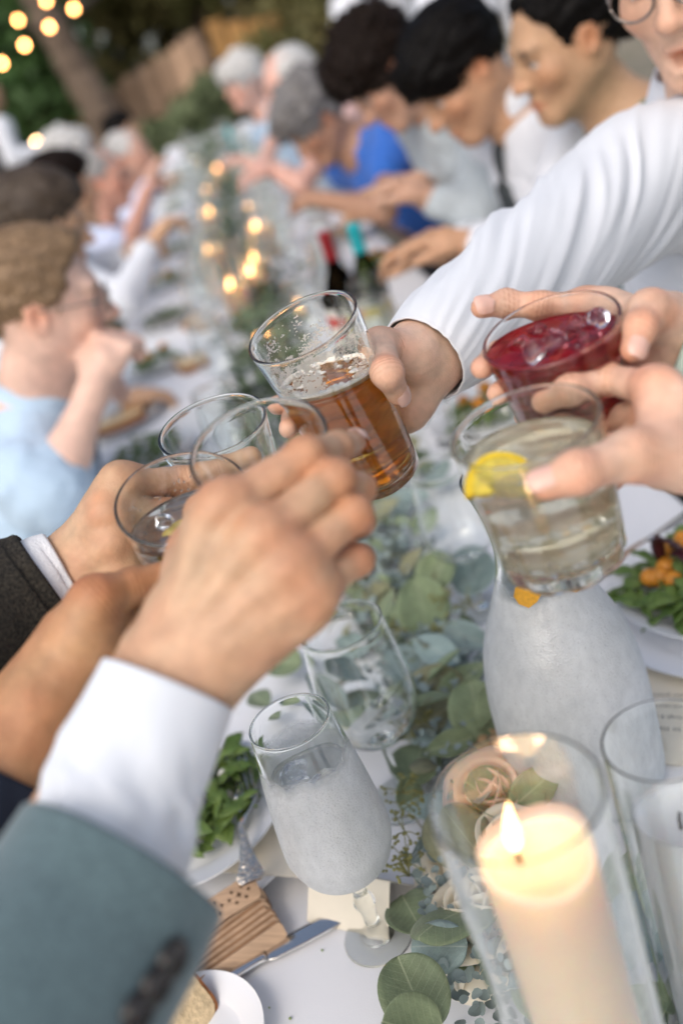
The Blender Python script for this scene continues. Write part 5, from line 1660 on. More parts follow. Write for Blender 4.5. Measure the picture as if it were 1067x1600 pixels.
for i, (x, y) in enumerate(spots):
    if far0 is None:
        far0 = stem_glass('wine_glass', near_setting(x, y), (x, y, TH), 0, 0, 0, 0, 0, me=me_far, group=FARG)
    else: flute_copy(far0, (x, y, TH), near_setting(x, y), FARG)
# candles further down
cm = (pillar_mesh(0.036, 0.11), WK, flame_mesh(0.030, 0.0062)); hm = cyl_glass_mesh(0.05, 0.20, n=32)
FARC = [(-.15, 7.4), (-.03, 6.2), (-.1, 5.35), (-.115, 4.5), (-.13, 3.6), (.045, 3.72), (.005, 3.15), (-.02, 2.98), (-.085, 2.88)]
c0 = None
for i, (x, y) in enumerate(FARC):
    lb = 'lit candle in a glass cylinder, %s of the far candles counting from the far end' % ORD[i]
    if c0 is None: c0 = candle((x, y, TH + .0065), .036, .11, lb, 'lit candles down the table', cm)
    else:
        c = copy_tree(c0); c.location = (x, y, TH + .0065); c['label'] = lb
    h = link('hurricane_vase', hm, GLASS); h.location = (x, y, TH); tag(h, 'clear glass cylinder round the %s far candle counting from the far end' % ORD[i], 'candle vase', 'glass cylinders round the candles')
# votives
vm = cyl_glass_mesh(.033, .06, n=20); vw = pillar_mesh(.028, .03); vf = flame_mesh(.018, .0045)
v0 = None
for x, y in ((.07, 2.75), (-.02, 3.4), (.02, 4.25), (.05, 4.9), (-.06, 2.55)):
    if v0 is None:
        v0 = empty('votive_candle', (x, y, TH)); tag(v0, 'small lit votive candle between the far glasses', 'votive candle', 'small votives')
        link('holder', vm, GLASS, v0); o = link('wax', vw, WAX, v0); o.location = (0, 0, .006); o = link('flame', vf, FLAME, v0); o.location = (0, 0, .034)
    else:
        c = copy_tree(v0); c.location = (x, y, TH)
# plates and salads down both sides
s0 = {}
PLY_L = SET_L
PLY_R = SET_R
WORDS = ['salad plate beside the eating man\'s elbow', 'white plate in the second setting along']
for i, (x, y) in enumerate(PLY_L + PLY_R):
    left = x < 0; wh = ORD[i if left else i - len(PLY_L)] + (' setting along the left side' if left else ' setting along the right side')
    lb = ('bread plate beside the man in the light blue shirt' if i == 0 else 'white salad plate at the %s of the table' % wh)
    plate(PL_S, x, y, TH, lb, 'plates further down the table')
    if i == 0: continue
    key = 'a' if i % 2 else 'b'
    if key not in s0: s0[key] = salad(x, y, TH + .009, .075, 'green salad on the plate at the %s' % wh, 40 + i, 4 if key == 'b' else 0, 7, 34, group='salads further down the table', centre_h=.035)
    else:
        c = copy_tree(s0[key]); c.location = (x, y, TH + .009); c.rotation_euler = (0, 0, rg.uniform(0, 6)); c['label'] = 'green salad on the plate at the %s' % wh
bread((-.43, 2.30, TH + .009), .4, 'pale slice of bread on the plate by the light blue shirt', 1.25)
for i, (x, y) in enumerate(((-.25, 2.62), (-.22, 3.05), (.24, 3.3))):
    bread((x, y, TH + .002), rg.uniform(0, 3), ['bread slice on the cloth past the eating man', 'bread slice lying further up the left side', 'bread slice near the wine bottles'][i], 1.1)
# bottles
BOTG = glass_mat('bottle green glass', (0.25, 0.33, 0.12), 0.02, 1.5)
BOTD = glass_mat('dark bottle glass', (0.06, 0.04, 0.02), 0.02, 1.5)
CAPR = mat('red capsule', (0.30, 0.02, 0.025), 0.35, metal=0.3); CAPT = mat('teal capsule', (0.02, 0.42, 0.47), 0.35, metal=0.3)
LABEL = mat('paper label', (0.72, 0.70, 0.64), 0.7, var=0.12, scale=30); LABR = mat('label red band', (0.5, 0.03, 0.03), 0.6)
LABY = mat('label yellow field', (0.65, 0.50, 0.08), 0.6)
def bottle(loc, g, cap, label, lab2):
    e = empty('wine_bottle', loc); tag(e, label, 'bottle', 'wine bottles')
    p = smooth_profile([(.030, .002), (.0365, .006), (.0375, .03), (.0375, .155), (.036, .18), (.026, .205), (.0165, .228), (.0145, .25), (.0145, .30)], 4)
    v, f = lathe([(0, .004), (.02, .006)] + p + [(.0125, .30), (.0125, .25), (.014, .228)] + [(max(.001, r - .003), z) for r, z in p[::-1] if z < .225 and z > .012] + [(0, .012)], 40); link('bottle_body', mesh('bottle', v, f), g, e)
    v, f = lathe([(0, .3035), (.0148, .3035), (.0158, .302), (.0158, .292), (.0151, .290), (.0153, .245), (.0156, .24), (.0151, .24)], 32); link('capsule', mesh('capsule', v, f), cap, e)
    v, f = lathe([(.0378, .06), (.0379, .145)], 40); link('label', mesh('label', v, f), LABEL, e)
    v, f = lathe([(.0380, .105), (.0380, .128)], 40); link('label_band', mesh('label_band', v, f), lab2, e)
    return e
q = T(560, 520); bottle((0.160, 2.19, TH), BOTD, CAPR, 'dark red wine bottle with a crimson capsule', LABR)
bottle((0.222, 2.17, TH), BOTG, CAPT, 'green white wine bottle with a turquoise capsule', LABY)
BOTW = glass_mat('pale bottle glass', (0.75, 0.85, 0.85), 0.02, 1.5)
c_ = bottle((0.10, 6.4, TH), BOTW, CAPT, 'far pale bottle with a turquoise top near the candles', LABY)

# crumbs and bits of herb on the cloth
mb = MB()
for k in range(60):
    x, y = rg.uniform(-.3, .3), rg.uniform(.5, 1.4); sc = rg.uniform(.0006, .0016)
    mb.add(sv * sc, sf, axis_matrix((x, y, TH + sc * .6), unit(np.array([rg.gauss(0, 1), rg.gauss(0, 1), .4]))))
o = mb.build('crumbs', STEM); tag(o, kind='stuff')
# ------------------------------------------------------------------ the guests
HAIRM = {}
def hair_mat(name, c, c2=None, rough=0.42):
    return mat('hair ' + name, c, rough, var=0.4, scale=60, stretch=(4, 4, .6), bump=0.5, bscale=90, bdist=0.004, spec=0.10 if c[0] < .03 else 0.3)
H_BLACK = hair_mat('black', (0.005, 0.004, 0.0035)); H_DBROWN = hair_mat('dark brown', (0.012, 0.007, 0.005)); H_BROWN = hair_mat('sandy brown', (0.27, 0.175, 0.10))
H_BRUN = hair_mat('mid brown', (0.07, 0.05, 0.035)); H_GREY = hair_mat('grey', (0.30, 0.29, 0.28)); H_WHITE = hair_mat('white', (0.62, 0.61, 0.59)); H_SALT = hair_mat('salt and pepper', (0.19, 0.18, 0.175))
def cloth(name, c, **k): return mat(name, c, 0.85, var=k.pop('var', 0.06), scale=k.pop('scale', 12), bump=0.5, bscale=22, bdist=0.012, sheen=0.15, **k)
C_BLUE = cloth('light blue shirt', (0.46, 0.60, 0.74)); C_GREY = cloth('pale grey shirt', (0.42, 0.47, 0.50)); C_ROYAL = cloth('royal blue top', (0.025, 0.13, 0.50))
C_WHITE = cloth('white shirt', (0.66, 0.68, 0.725)); C_NAVY = cloth('navy trousers', (0.015, 0.02, 0.04)); C_TEAL = cloth('teal dress', (0.0, 0.16, 0.14)); C_OLIVE = cloth('olive vest', (0.12, 0.12, 0.08))
C_LAV = cloth('pale lavender shirt', (0.58, 0.63, 0.80)); C_MAROON = cloth('maroon top', (0.22, 0.03, 0.05)); C_CHAR = cloth('charcoal trousers', (0.03, 0.03, 0.035)); C_PINK = cloth('faded pink top', (0.55, 0.36, 0.33))
METAL_F = mat('spectacle frame', (0.25, 0.22, 0.2), 0.3, metal=1.0)
LENS = glass_mat('spectacle lens', (0.98, 0.99, 0.99), 0, 1.05)

def head_prims(V, M, s, detail, open_mouth=0.0, female=False):
    """M: 4x4 head frame (x right, y face, z up); s: size"""
    R = M[:3, :3]
    def w(p): return R @ (np.array(p, float) * s) + M[:3, 3]
    def E(c, r, k, mode='u', rot=None): V.ell(w(c), np.array(r) * s, R if rot is None else R @ rot, k * s, mode)
    def Cn(a, b, r1, r2, k, mode='u'): V.cone(w(a), w(b), r1 * s, r2 * s, k * s, mode)
    E((0, -.014, .030), (.074, .096, .086), 0)
    E((0, .026, -.028), (.061, .070, .090), .03)
    jw = .046 if female else .052
    for q in (-1, 1):
        Cn((q * jw, 0, -.052), (q * .016, .066, -.098), .020, .016, .03)
        E((q * .040, .060, -.028), (.024, .022, .022), .02)
        E((q * .036, -.012, -.03), (.03, .05, .05), .03)
    Cn((-.012, .072, -.101), (.012, .072, -.101), .0165, .0165, .02)
    Cn((-.036, .080, .022), (.036, .080, .022), .011, .011, .018)
    for q in (-1, 1): E((q * .031, .098, .001), (.017, .016, .012), .014, 's')
    Cn((0, .088, .012), (0, .108, -.026), .0075, .0100, .012)
    E((0, .111, -.031), (.0115, .0115, .010), .008)
    for q in (-1, 1): E((q * .0115, .101, -.034), (.0075, .010, .0075), .006)
    for q in (-1, 1): V.ball(w((q * .031, .0745, .000)), .0138 * s, 0)
    for q in (-1, 1): Cn((q * .018, .0875, .008), (q * .044, .081, .007), .0035, .0035, .006)
    E((0, .091, -.063), (.023, .0085, .0065), .006)
    E((0, .089, -.077 - open_mouth), (.020, .009, .0075), .006)
    if open_mouth: E((0, .095, -.070 - open_mouth * .5), (.020, .022, .004 + open_mouth * .5), .003, 's')
    else: Cn((-.022, .099, -.0695), (.022, .099, -.0695), .0016, .0016, .003, 's')
    tl = np.array(Matrix.Rotation(math.radians(12), 3, 'X'))
    for q in (-1, 1):
        E((q * .075, -.010, -.008), (.0105, .019, .031), .006, rot=tl)
        E((q * .084, -.006, -.006), (.007, .010, .019), .004, 's', rot=tl)
    return w
def head_colors(v, M, s, skin, brow, lips=(1.0, .62, .58)):
    p = ((v - M[:3, 3]) @ M[:3, :3]) / s
    col = np.tile(np.array(skin, float), (len(v), 1))
    near = np.linalg.norm(p, axis=1) < 0.16
    fl = np.zeros(len(v))
    for c, r, wt in (((.044, .07, -.03), .03, .5), ((-.044, .07, -.03), .03, .5), ((0, .11, -.03), .016, .6), ((.08, -.01, 0), .03, .75), ((-.08, -.01, 0), .03, .75), ((0, .08, -.1), .025, .25)):
        fl = np.maximum(fl, wt * np.exp(-(np.linalg.norm(p - np.array(c), axis=1) / r) ** 2))
    col *= 1 - fl[:, None] * (1 - FLUSH)
    lp = np.exp(-(((p[:, 0]) / .022) ** 2 + ((p[:, 2] + .070) / .0105) ** 2) ** 2) * (p[:, 1] > .075)
    col = col * (1 - lp[:, None] * (1 - np.array(lips)) * .9)
    for q in (-1, 1):
        d = p - np.array((q * .031, .0745, 0))
        eye = (np.linalg.norm(d, axis=1) < .0146) & (np.abs(d[:, 2]) < .0062) & (d[:, 1] > .004)
        col[eye] = (0.62, 0.58, 0.54)
        iris = eye & (np.hypot(d[:, 0], d[:, 2]) < .0062)
        col[iris] = (0.03, 0.018, 0.01)
        br = np.exp(-(((p[:, 0] - q * .031) / .020) ** 2 + ((p[:, 2] - .023 + .10 * (abs(p[:, 0]) - .031) ** 1) / .0055) ** 2) ** 2) * (p[:, 1] > .06)
        col = col * (1 - br[:, None] * .8) + np.array(brow) * br[:, None] * .8
        lash = np.exp(-(((p[:, 0] - q * .031) / .017) ** 2 + ((p[:, 2] - .0075) / .0028) ** 2) ** 2) * (p[:, 1] > .07)
        col = col * (1 - lash[:, None] * .75)
    return col
def hair(kind, M, s, m, parent, seed, voxel):
    V = Vol((-.15, -.17, -.17), (.15, .14, .17), voxel / s)
    if kind == 'short':
        V.ell((0, -.018, .036), (.084, .106, .094)); V.ell((0, .03, .075), (.066, .07, .046), k=.03)
        V.ell((0, .105, -.045), (.095, .082, .100), k=.015, mode='s')
    elif kind == 'swept':
        V.ell((0, -.020, .033), (.081, .104, .092)); V.ell((0, .035, .088), (.055, .05, .028), k=.03)
        V.ell((0, .114, -.008), (.102, .092, .112), k=.012, mode='s')
    elif kind == 'fringe':
        V.ell((0, -.016, .038), (.090, .110, .098)); V.ell((0, .065, .058), (.070, .045, .046), k=.03)
        V.ell((0, .118, -.058), (.090, .075, .092), k=.010, mode='s')
    elif kind == 'curly':
        V.ell((0, -.018, .045), (.100, .118, .108)); V.ell((0, .055, .07), (.075, .06, .055), k=.03)
        V.ell((0, .115, -.050), (.085, .075, .092), k=.012, mode='s')
    elif kind == 'bun':
        V.ell((0, -.018, .034), (.082, .106, .094)); V.ell((0, -.115, -.01), (.045, .040, .045), k=.02)
        V.ell((0, .112, -.020), (.092, .094, .118), k=.025, mode='s')
    elif kind == 'thin':
        V.ell((0, -.022, .028), (.082, .102, .088))
        V.ell((0, .110, -.030), (.095, .085, .108), k=.015, mode='s')
    elif kind == 'balding':
        V.ell((0, -.024, .022), (.083, .102, .085))
        V.ell((0, .085, .03), (.066, .10, .10), k=.015, mode='s'); V.ell((0, .110, -.030), (.095, .085, .108), k=.015, mode='s')
    # clear of the ears, cut at the nape
    for q in (-1, 1): V.ell((q * .085, .002, -.022), (.026, .024, .036), k=.008, mode='s')
    V.put(lambda x, y, z: (z + .075 - .25 * (-.03 - y)) * 1.0 + 0 * x, (-.15, -.17, -.17), (.15, .14, -.05), .01, 's') if False else V.ell((0, -.03, -.145), (.13, .15, .075), k=.01, mode='s')
    v, q = V.verts(); 
    if len(v) == 0: return
    v = relax(v, q, 1)
    Nn = vnormals(v, q)
    if kind == 'curly': d = .022 * np.abs(fbm(v * 40, seed, 3)) - .006
    else: d = .0055 * fbm(v * np.array([120, 18, 50]), seed, 3) + .0018 * fbm(v * 30, seed + 4, 2)
    v = v + Nn * d[:, None]
    v = (v * s) @ M[:3, :3].T + M[:3, 3]
    ho = link('hair', qmesh('hair', v, q), m, parent, world=True)
    # loose locks lying over the mass and breaking its outline
    rg_ = np.random.default_rng(seed + 77); n_ = 2600 if voxel < .005 else 900
    i_ = rg_.integers(0, len(v), n_); Nn = vnormals(v, q)
    p = v[i_].copy(); nn = Nn[i_]
    loc_ = (p - M[:3, 3]) @ M[:3, :3] / s
    if kind == 'curly': fl_ = rg_.normal(size=(n_, 3))
    else:
        fl_ = np.stack([loc_[:, 0] * 6, -.55 - .2 * np.sign(loc_[:, 1]) * 0, -.15 - np.maximum(0, .09 - loc_[:, 2]) * 7], 1)
        if kind in ('fringe', 'short'): fl_[:, 1] = np.where(loc_[:, 1] > -.01, .7, -.3)
        fl_ = (fl_ + rg_.normal(size=(n_, 3)) * .22) @ M[:3, :3].T
    V_ = []; W_ = rg_.uniform(.0006, .0014, n_) * s; L_ = rg_.uniform(.012, .030, n_) * s
    d_ = fl_ - nn * (fl_ * nn).sum(1)[:, None]; d_ /= np.maximum(np.linalg.norm(d_, axis=1), 1e-6)[:, None]
    lift = rg_.uniform(.0005, .0035, n_) * s
    for st_ in range(4):
        sd_ = np.cross(d_, nn); sd_ /= np.maximum(np.linalg.norm(sd_, axis=1), 1e-6)[:, None]
        w_ = (W_ * (1 - st_ / 3.4))[:, None]
        c_ = p + nn * lift[:, None]
        V_.append(np.stack([c_ - sd_ * w_, c_ + sd_ * w_], 1))
        if kind == 'curly': d_ = d_ + .8 * np.cross(d_, nn) - nn * .25
        else: d_ = d_ - nn * .16
        d_ /= np.maximum(np.linalg.norm(d_, axis=1), 1e-6)[:, None]; nn = nn - d_ * (nn * d_).sum(1)[:, None]; nn /= np.maximum(np.linalg.norm(nn, axis=1), 1e-6)[:, None]
        p = p + d_ * (L_ / 3)[:, None]
    V_ = np.concatenate(V_, 1)        # n, 8, 3
    qs = np.array([[0, 1, 3, 2], [2, 3, 5, 4], [4, 5, 7, 6]])
    Q_ = (np.arange(n_)[:, None, None] * 8 + qs[None]).reshape(-1, 4)
    so = link('locks', qmesh('locks', V_.reshape(-1, 3), Q_), m, ho); so.matrix_parent_inverse = Matrix.Identity(4)
    tag(so, kind='stuff')
def rough_hand(V, wrist, d, back, curl=0.6, s=1.0):
    d = unit(d); back = unit(back - d * (np.array(back) @ d)); sd = np.cross(d, back)
    c = wrist + d * .05 * s
    V.cone(wrist, c, .024 * s, .028 * s, .02)
    for i, (o, L) in enumerate(((-.03, .075), (-.01, .085), (.01, .08), (.028, .062))):
        a = wrist + d * .085 * s + sd * o * s
        V.cone(c + sd * o * .7 * s, a, .014 * s, .0105 * s, .012)
        b = a + (d * math.cos(curl) - back * math.sin(curl)) * L * .5 * s
        e = b + (d * math.cos(curl * 2.3) - back * math.sin(curl * 2.3)) * L * .5 * s
        V.cone(a, b, .0105 * s, .0095 * s, .004); V.cone(b, e, .0095 * s, .0075 * s, .003)
    t0 = wrist + d * .03 * s - sd * .026 * s; t1 = t0 + unit(d - sd * .8 - back * .5) * .045 * s; t2 = t1 + unit(d - sd * .1 - back * .6) * .035 * s
    V.cone(t0, t1, .016 * s, .0115 * s, .012); V.cone(t1, t2, .0115 * s, .009 * s, .004)

def guest(label, H, face, up, skin, hairk, hairm, shirt, hip, arms=(), s=1.0, voxel=0.0055, trousers=None, brow=(0.03, 0.02, 0.015), female=False, seed=0, collar=None,
          tie=None, vest=None, specs=False, open_mouth=0.0, group='guests seated at the table', shoulder_w=0.185, standing=False, neck_back=None, sleeve_r=1.0, shoulders=None, hands=True, shirt_voxel=0.008):
    """arms: (side, elbow, wrist, hand direction, sleeve fraction, curl); hip: centre of the seat"""
    H = np.array(H, float); f = unit(face); u = np.array(up, float); u = unit(u - f * (u @ f)); x = np.cross(f, u)
    M = np.eye(4); M[:3, 0] = x; M[:3, 1] = f; M[:3, 2] = u; M[:3, 3] = H
    hip = np.array(hip, float)
    e = empty('person', (hip[0], hip[1], 0)); tag(e, label, 'person', group)
    nape = H + (f * -.035 + u * -.10) * s
    nb = H + (f * -.060 + u * -.165) * s if neck_back is None else np.array(neck_back, float)     # base of the neck
    spine = unit(nb - hip)
    fw = unit(np.array([f[0], f[1], 0.0]) + 1e-6) if abs(spine @ f) < .98 else f
    fwd_t = unit(fw - spine * (fw @ spine)); sx = np.cross(fwd_t, spine)
    sh = {q: nb - spine * .055 + sx * q * shoulder_w * s for q in (-1, 1)}
    if shoulders: sh.update({k: np.array(v) for k, v in shoulders.items()})
    pts = [H + u * .14, H - u * .1, H + f * .13, H - f * .13, H + x * .1, H - x * .1, nb - spine * .12, sh[-1], sh[1]]
    for a in arms: pts += [a[1], a[2], np.array(a[2]) + unit(a[3]) * .19]
    lo, hi = np.min(pts, 0) - .05, np.max(pts, 0) + .05
    V = Vol(lo, hi, voxel)
    w = head_prims(V, M, s, 1, open_mouth, female)
    nr = .046 if female else .055
    V.cone(nape, nb - spine * .02, nr * s, (nr + .008) * s, .03)
    V.cone(H + (f * .01 + u * -.085) * s, nb + fwd_t * .03, .036 * s, .045 * s, .03)
    for q in (-1, 1): V.cone(nb - spine * .045, sh[q], .048, .042, .03)
    V.cone(nb - spine * .05, nb - spine * .14, .085, .09, .03)
    for a in arms:
        q, el, wr, hd, sl, curl = a[:6]
        bk = a[6] if len(a) > 6 else np.array([0, 0, 1.0])
        V.cone(sh[q], el, .043 * s, .036 * s, .03); V.cone(el, np.array(el) * .6 + np.array(wr) * .4, .037 * s, .037 * s, .01); V.cone(np.array(el) * .6 + np.array(wr) * .4, wr, .037 * s, .024 * s, .01)
        rough_hand(V, np.array(wr), np.array(hd), np.array(bk), curl, s * (.92 if female else 1))
    v, qd = V.verts(); v, qd = biggest(v, qd); v = relax(v, qd, 1)
    me = qmesh('body', v, qd)
    set_color(me, np.clip(head_colors(v, M, s, skin, brow, (1, .55, .52) if female else (1, .70, .64)), 0, 1))
    link('body', me, SKIN, e, world=True)
    if hairk: hair(hairk, M, s, hairm, e, seed, 0.0045 if voxel < .005 else .006)
    # shirt: torso and sleeves
    pts = [hip - spine * .05, nb, sh[-1], sh[1]] + [a[1] for a in arms] + [np.array(a[1]) + (np.array(a[2]) - np.array(a[1])) * max(0, a[4] - 1) for a in arms]
    pts += [hip + fwd_t * .12, hip - fwd_t * .12, hip + sx * .17, hip - sx * .17]
    W = Vol(np.min(pts, 0) - .11, np.max(pts, 0) + .11, shirt_voxel)
    ch = nb - spine * .20
    bw = .150 if female else .165
    R = np.stack([sx, fwd_t, spine], 1)
    W.ell(ch + fwd_t * .01, (bw * s, .125 * s, .20), R, 0)
    W.ell((ch + hip) / 2 + fwd_t * .015, (bw * .95 * s, .125 * s, .24), R, .06)
    W.ell(hip, (bw * 1.05 * s, .14 * s, .16), R, .06)
    for q in (-1, 1): W.cone(nb - spine * .045, sh[q] - spine * .01, .060 * s, .062 * s, .05)
    for a in arms:
        q, el, wr, hd, sl = a[:5]
        el = np.array(el); wr = np.array(wr)
        if sl <= 1: 
            en = sh[q] + (el - sh[q]) * sl; W.cone(sh[q], en, .066 * s * sleeve_r, .066 * s * sleeve_r, .04)
        else:
            W.cone(sh[q], el, .066 * s * sleeve_r, .056 * s * sleeve_r, .04); W.cone(el, el + (wr - el) * (sl - 1), .056 * s * sleeve_r, .042 * s * sleeve_r, .02)
    v, qd = W.verts(); v = relax(v, qd, 2); Nn = vnormals(v, qd)
    fold = fbm(v * np.array([9., 9., 5.]), seed + 2, 3)
    v = v + Nn * (0.010 * (np.abs(fold) - .3) + .004 * fbm(v * 26, seed + 8, 2))[:, None]
    link('shirt', qmesh('shirt', v, qd), shirt, e, world=True)
    if vest:
        W = Vol(np.min([hip, nb], 0) - .3, np.max([hip, nb], 0) + .3, .010)
        W.ell(ch + fwd_t * .01, (bw * s * 1.03 + .006, .134 * s, .19), R, 0); W.ell((ch + hip) / 2 + fwd_t * .015, (bw * s + .006, .134 * s, .24), R, .06)
        for q in (-1, 1): W.cone(nb - spine * .05, nb - spine * .06 + sx * q * .12, .066 * s, .062 * s, .05)
        v, qd = W.verts(); link('vest', qmesh('vest', v, qd), vest, e, world=True)
    if collar:
        ax = unit(nape - nb) * .6 + u * .4; c = nb + ax * .018
        t = []; r = []
        cu = unit(np.cross(ax, fwd_t)); cv = unit(np.cross(cu, ax))
        vv = []
        n = 28
        for i in range(n):
            a = math.radians(30 + 300 * i / (n - 1)) ; dr = unit(cv * -math.cos(a) * -1 * -1 + cu * math.sin(a)) if False else unit(cv * math.cos(a) + cu * math.sin(a))
            for rr, hh in ((.062, -.012), (.058, .030), (.062, .034), (.073, -.002), (.070, -.016)):
                vv.append(c + dr * rr * s + ax * hh * s)
        # opening faces the front
        ff = []
        for i in range(n - 1):
            for k in range(5): ff.append((i * 5 + k, i * 5 + (k + 1) % 5, (i + 1) * 5 + (k + 1) % 5, (i + 1) * 5 + k))
        link('collar', mesh('collar', vv, ff), collar, e, world=True)
    if tie:
        p = [nb + fwd_t * .068 - spine * .012, nb + fwd_t * .105 - spine * .06, ch + fwd_t * .142, (ch + hip) / 2 + fwd_t * .150]
        v, ff = flat_strip(spline(p, 16), np.interp(np.linspace(0, 1, 16), [0, .08, .12, 1], [.035, .038, .03, .085]), .012)
        link('tie', mesh('tie', v, ff), tie, e, world=True)
    if specs:
        mb = MB(); 
        for q in (-1, 1):
            cc = np.array((q * .032, .106, -.002)); ring = [w(cc + np.array((.023 * math.cos(a), -.004 * abs(math.cos(a)) * (1 if math.cos(a) * q > 0 else 0), .019 * math.sin(a)))) for a in np.linspace(0, 6.283, 25)]
            v, ff = tube(ring, .0016, 6); mb.add(v, ff)
            v, ff = tube([w((q * .055, .102, .003)), w((q * .078, .05, .004)), w((q * .080, -.005, .004))], .0014, 6); mb.add(v, ff)
        v, ff = tube([w((-.010, .108, .003)), w((0, .111, .006)), w((.010, .108, .003))], .0014, 6); mb.add(v, ff)
        mb.build('eyeglasses', METAL_F, e, world=True)
    # trousers and shoes
    tm = trousers or C_CHAR
    kn = hip * [1, 1, 0] + fw * (.42 if not standing else .02) + np.array([0, 0, hip[2] - .02 if not standing else .48])
    ft = kn * [1, 1, 0] + np.array([0, 0, .06])
    W = Vol(np.minimum(np.min([hip, kn, ft], 0), 0.0 * hip + np.min([hip, kn, ft], 0)) - .26, np.max([hip, kn, ft], 0) + .26, .014)
    W.ell(hip - np.array([0, 0, .03]), (.17, .15, .12))
    for q in (-1, 1):
        o = np.cross(fw, (0, 0, 1)) * q * .09
        W.cone(hip + o - np.array([0, 0, .04]), kn + o, .085, .062, .03); W.cone(kn + o, ft + o, .062, .045, .02); W.cone(ft + o - np.array([0, 0, .02]), ft + o + fw * .16 - np.array([0, 0, .025]), .04, .034, .01)
    v, qd = W.verts(); link('trousers', qmesh('trousers', relax(v, qd, 1), qd), tm, e, world=True)
    return e, w

Z = np.array([0, 0, 1.0])
AZ = np.array
# left side of the table, faces turned to +x
H = P(66, 474, 1.66)
guest('sandy haired man in a light blue short sleeved shirt biting into his food', H, (1, .12, -.22), (.18, 0, 1), np.array((.72, .48, .38)), 'swept', H_BROWN, C_BLUE, (-.80, H[1] + .08, .52),
      [(1, P(82, 770, 1.62), P(146, 610, 1.63), P(178, 535, 1.64) - P(146, 610, 1.63), .93, .95, (-.1, -.5, .4)), (-1, (-.55, H[1] + .40, .86), (-.44, H[1] + .22, .93), (.6, -.3, .5), .9, .8)], s=1.02, voxel=.0038, brow=(.12, .06, .03), seed=1, collar=C_BLUE, tie=mat('slate blue tie', (.10, .15, .21), .7, var=.2, scale=80), open_mouth=.012, specs=True, shirt_voxel=.006, neck_back=H + AZ((-.085, .02, -.155)))
H = P(62, 352, 2.25)
guest('guest with mid brown hair almost hidden behind the man in light blue', H, (1, .1, -.35), (.25, 0, 1), PALE, 'short', H_BRUN, C_WHITE, (-.82, H[1], .52), [(1, (-.62, H[1] - .12, .85), (-.42, H[1] - .05, .80), (1, .2, -.1), 1.85, .5)], seed=2)
H = P(98, 297, 3.25)
guest('dark haired guest in a white shirt reaching over the table on the left', H, (1, .15, -.15), (.1, 0, 1), PALE, 'short', H_DBROWN, C_WHITE, (-.86, H[1], .52), [(1, P(195, 470, 3.05), P(238, 378, 3.1), P(258, 350, 3.1) - P(238, 378, 3.1), 1.8, .8), (-1, (-.55, H[1] + .2, .92), (-.40, H[1] + .1, .95), (1, 0, .1), 1.8, .8)], seed=3)
H = P(160, 278, 3.95)
guest('grey haired man with a ruddy face and olive vest on the left', H, (1, -.2, -.15), (.1, 0, 1), AZ((.62, .33, .24)), 'thin', H_GREY, C_LAV, (-.74, H[1] + .05, .52), [(1, P(200, 385, 3.75), P(222, 320, 3.8), P(232, 290, 3.8) - P(222, 320, 3.8), .8, .9)], seed=4, vest=C_OLIVE, specs=True)
H = P(203, 242, 4.8)
guest('silver haired man raising a hand in a pale lavender sleeve on the left', H, (1, -.35, -.1), (.1, 0, 1), AZ((.60, .35, .26)), 'thin', H_WHITE, C_LAV, (-.72, H[1] + .1, .52), [(1, P(210, 345, 4.5), P(234, 285, 4.5), P(240, 262, 4.5) - P(234, 285, 4.5), 1.85, .6)], seed=5)
H = P(112, 250, 4.6)
guest('white haired guest in cream sitting back behind the dark haired guest', H, (1, .3, 0), (0, 0, 1), PALE, 'curly', H_WHITE, cloth('cream knit', (.60, .55, .46)), (-1.06, H[1], .52), [], seed=6)
H = P(190, 205, 6.4)
guest('distant dark haired guest near the far end on the left', H, (1, -.3, 0), (0, 0, 1), PALE, 'short', H_BLACK, C_CHAR, (-.70, H[1], .52), [(1, (-.5, H[1] - .2, .9), (-.4, H[1] - .1, .85), (1, 0, 0), 1.8, .5)], seed=7, voxel=.008, shirt_voxel=.012)
# right side, faces turned to -x
H = P(1080, -90, 1.05)
e_h, w_h = guest('man in a white shirt and thin glasses, mouth open, reaching across with the beer', H, (-.72, -.75, -.30), (-.25, -.2, 1), FAIR, 'short', H_BLACK, C_WHITE, (.72, 1.28, .55), [], s=1.03, voxel=.0032, seed=8, specs=True, collar=C_WHITE,
      brow=(.02, .015, .01), open_mouth=.010, neck_back=P(1110, 170, 1.19), shoulders={1: P(985, 300, 1.13), -1: P(1330, 200, 1.35)}, shirt_voxel=.006)
H = P(882, 62, 1.68)
guest('young woman with dark hair in a bun and a teal dress looking down', H, (-1, -.10, -.22), (-.12, 0, 1), AZ((.50, .30, .175)), 'bun', H_BLACK, C_TEAL, (.86, H[1] + .02, .52), [(-1, P(905, 470, 1.52), P(800, 470, 1.55), (-1, .3, 0), .4, .5), (1, (.62, H[1] + .35, .84), (.45, H[1] + .3, .8), (-1, 0, 0), .4, .5)], s=.96, voxel=.0038, female=True, seed=9)
H = P(718, 112, 1.98)
TIE = mat('dark patterned tie', (.035, .045, .05), .6, var=.8, scale=160)
guest('black haired man in a white shirt and dark tie bending over his plate', H, (-.86, -.18, -.52), (-.5, 0, .85), AZ((.50, .285, .17)), 'fringe', H_BLACK, C_WHITE, (.84, H[1] + .05, .52), [(-1, P(850, 385, 1.88), P(735, 382, 1.92), P(675, 372, 1.94) - P(735, 382, 1.92), 1.8, .6), (1, (.62, H[1] + .32, .86), P(690, 392, 2.05), P(630, 390, 2.08) - P(690, 392, 2.05), 1.7, .6)],
      s=1.0, voxel=.0038, seed=10, tie=TIE, collar=C_WHITE, shirt_voxel=.006, neck_back=H + AZ((.11, .0, -.10)))
H = P(597, 112, 2.38)
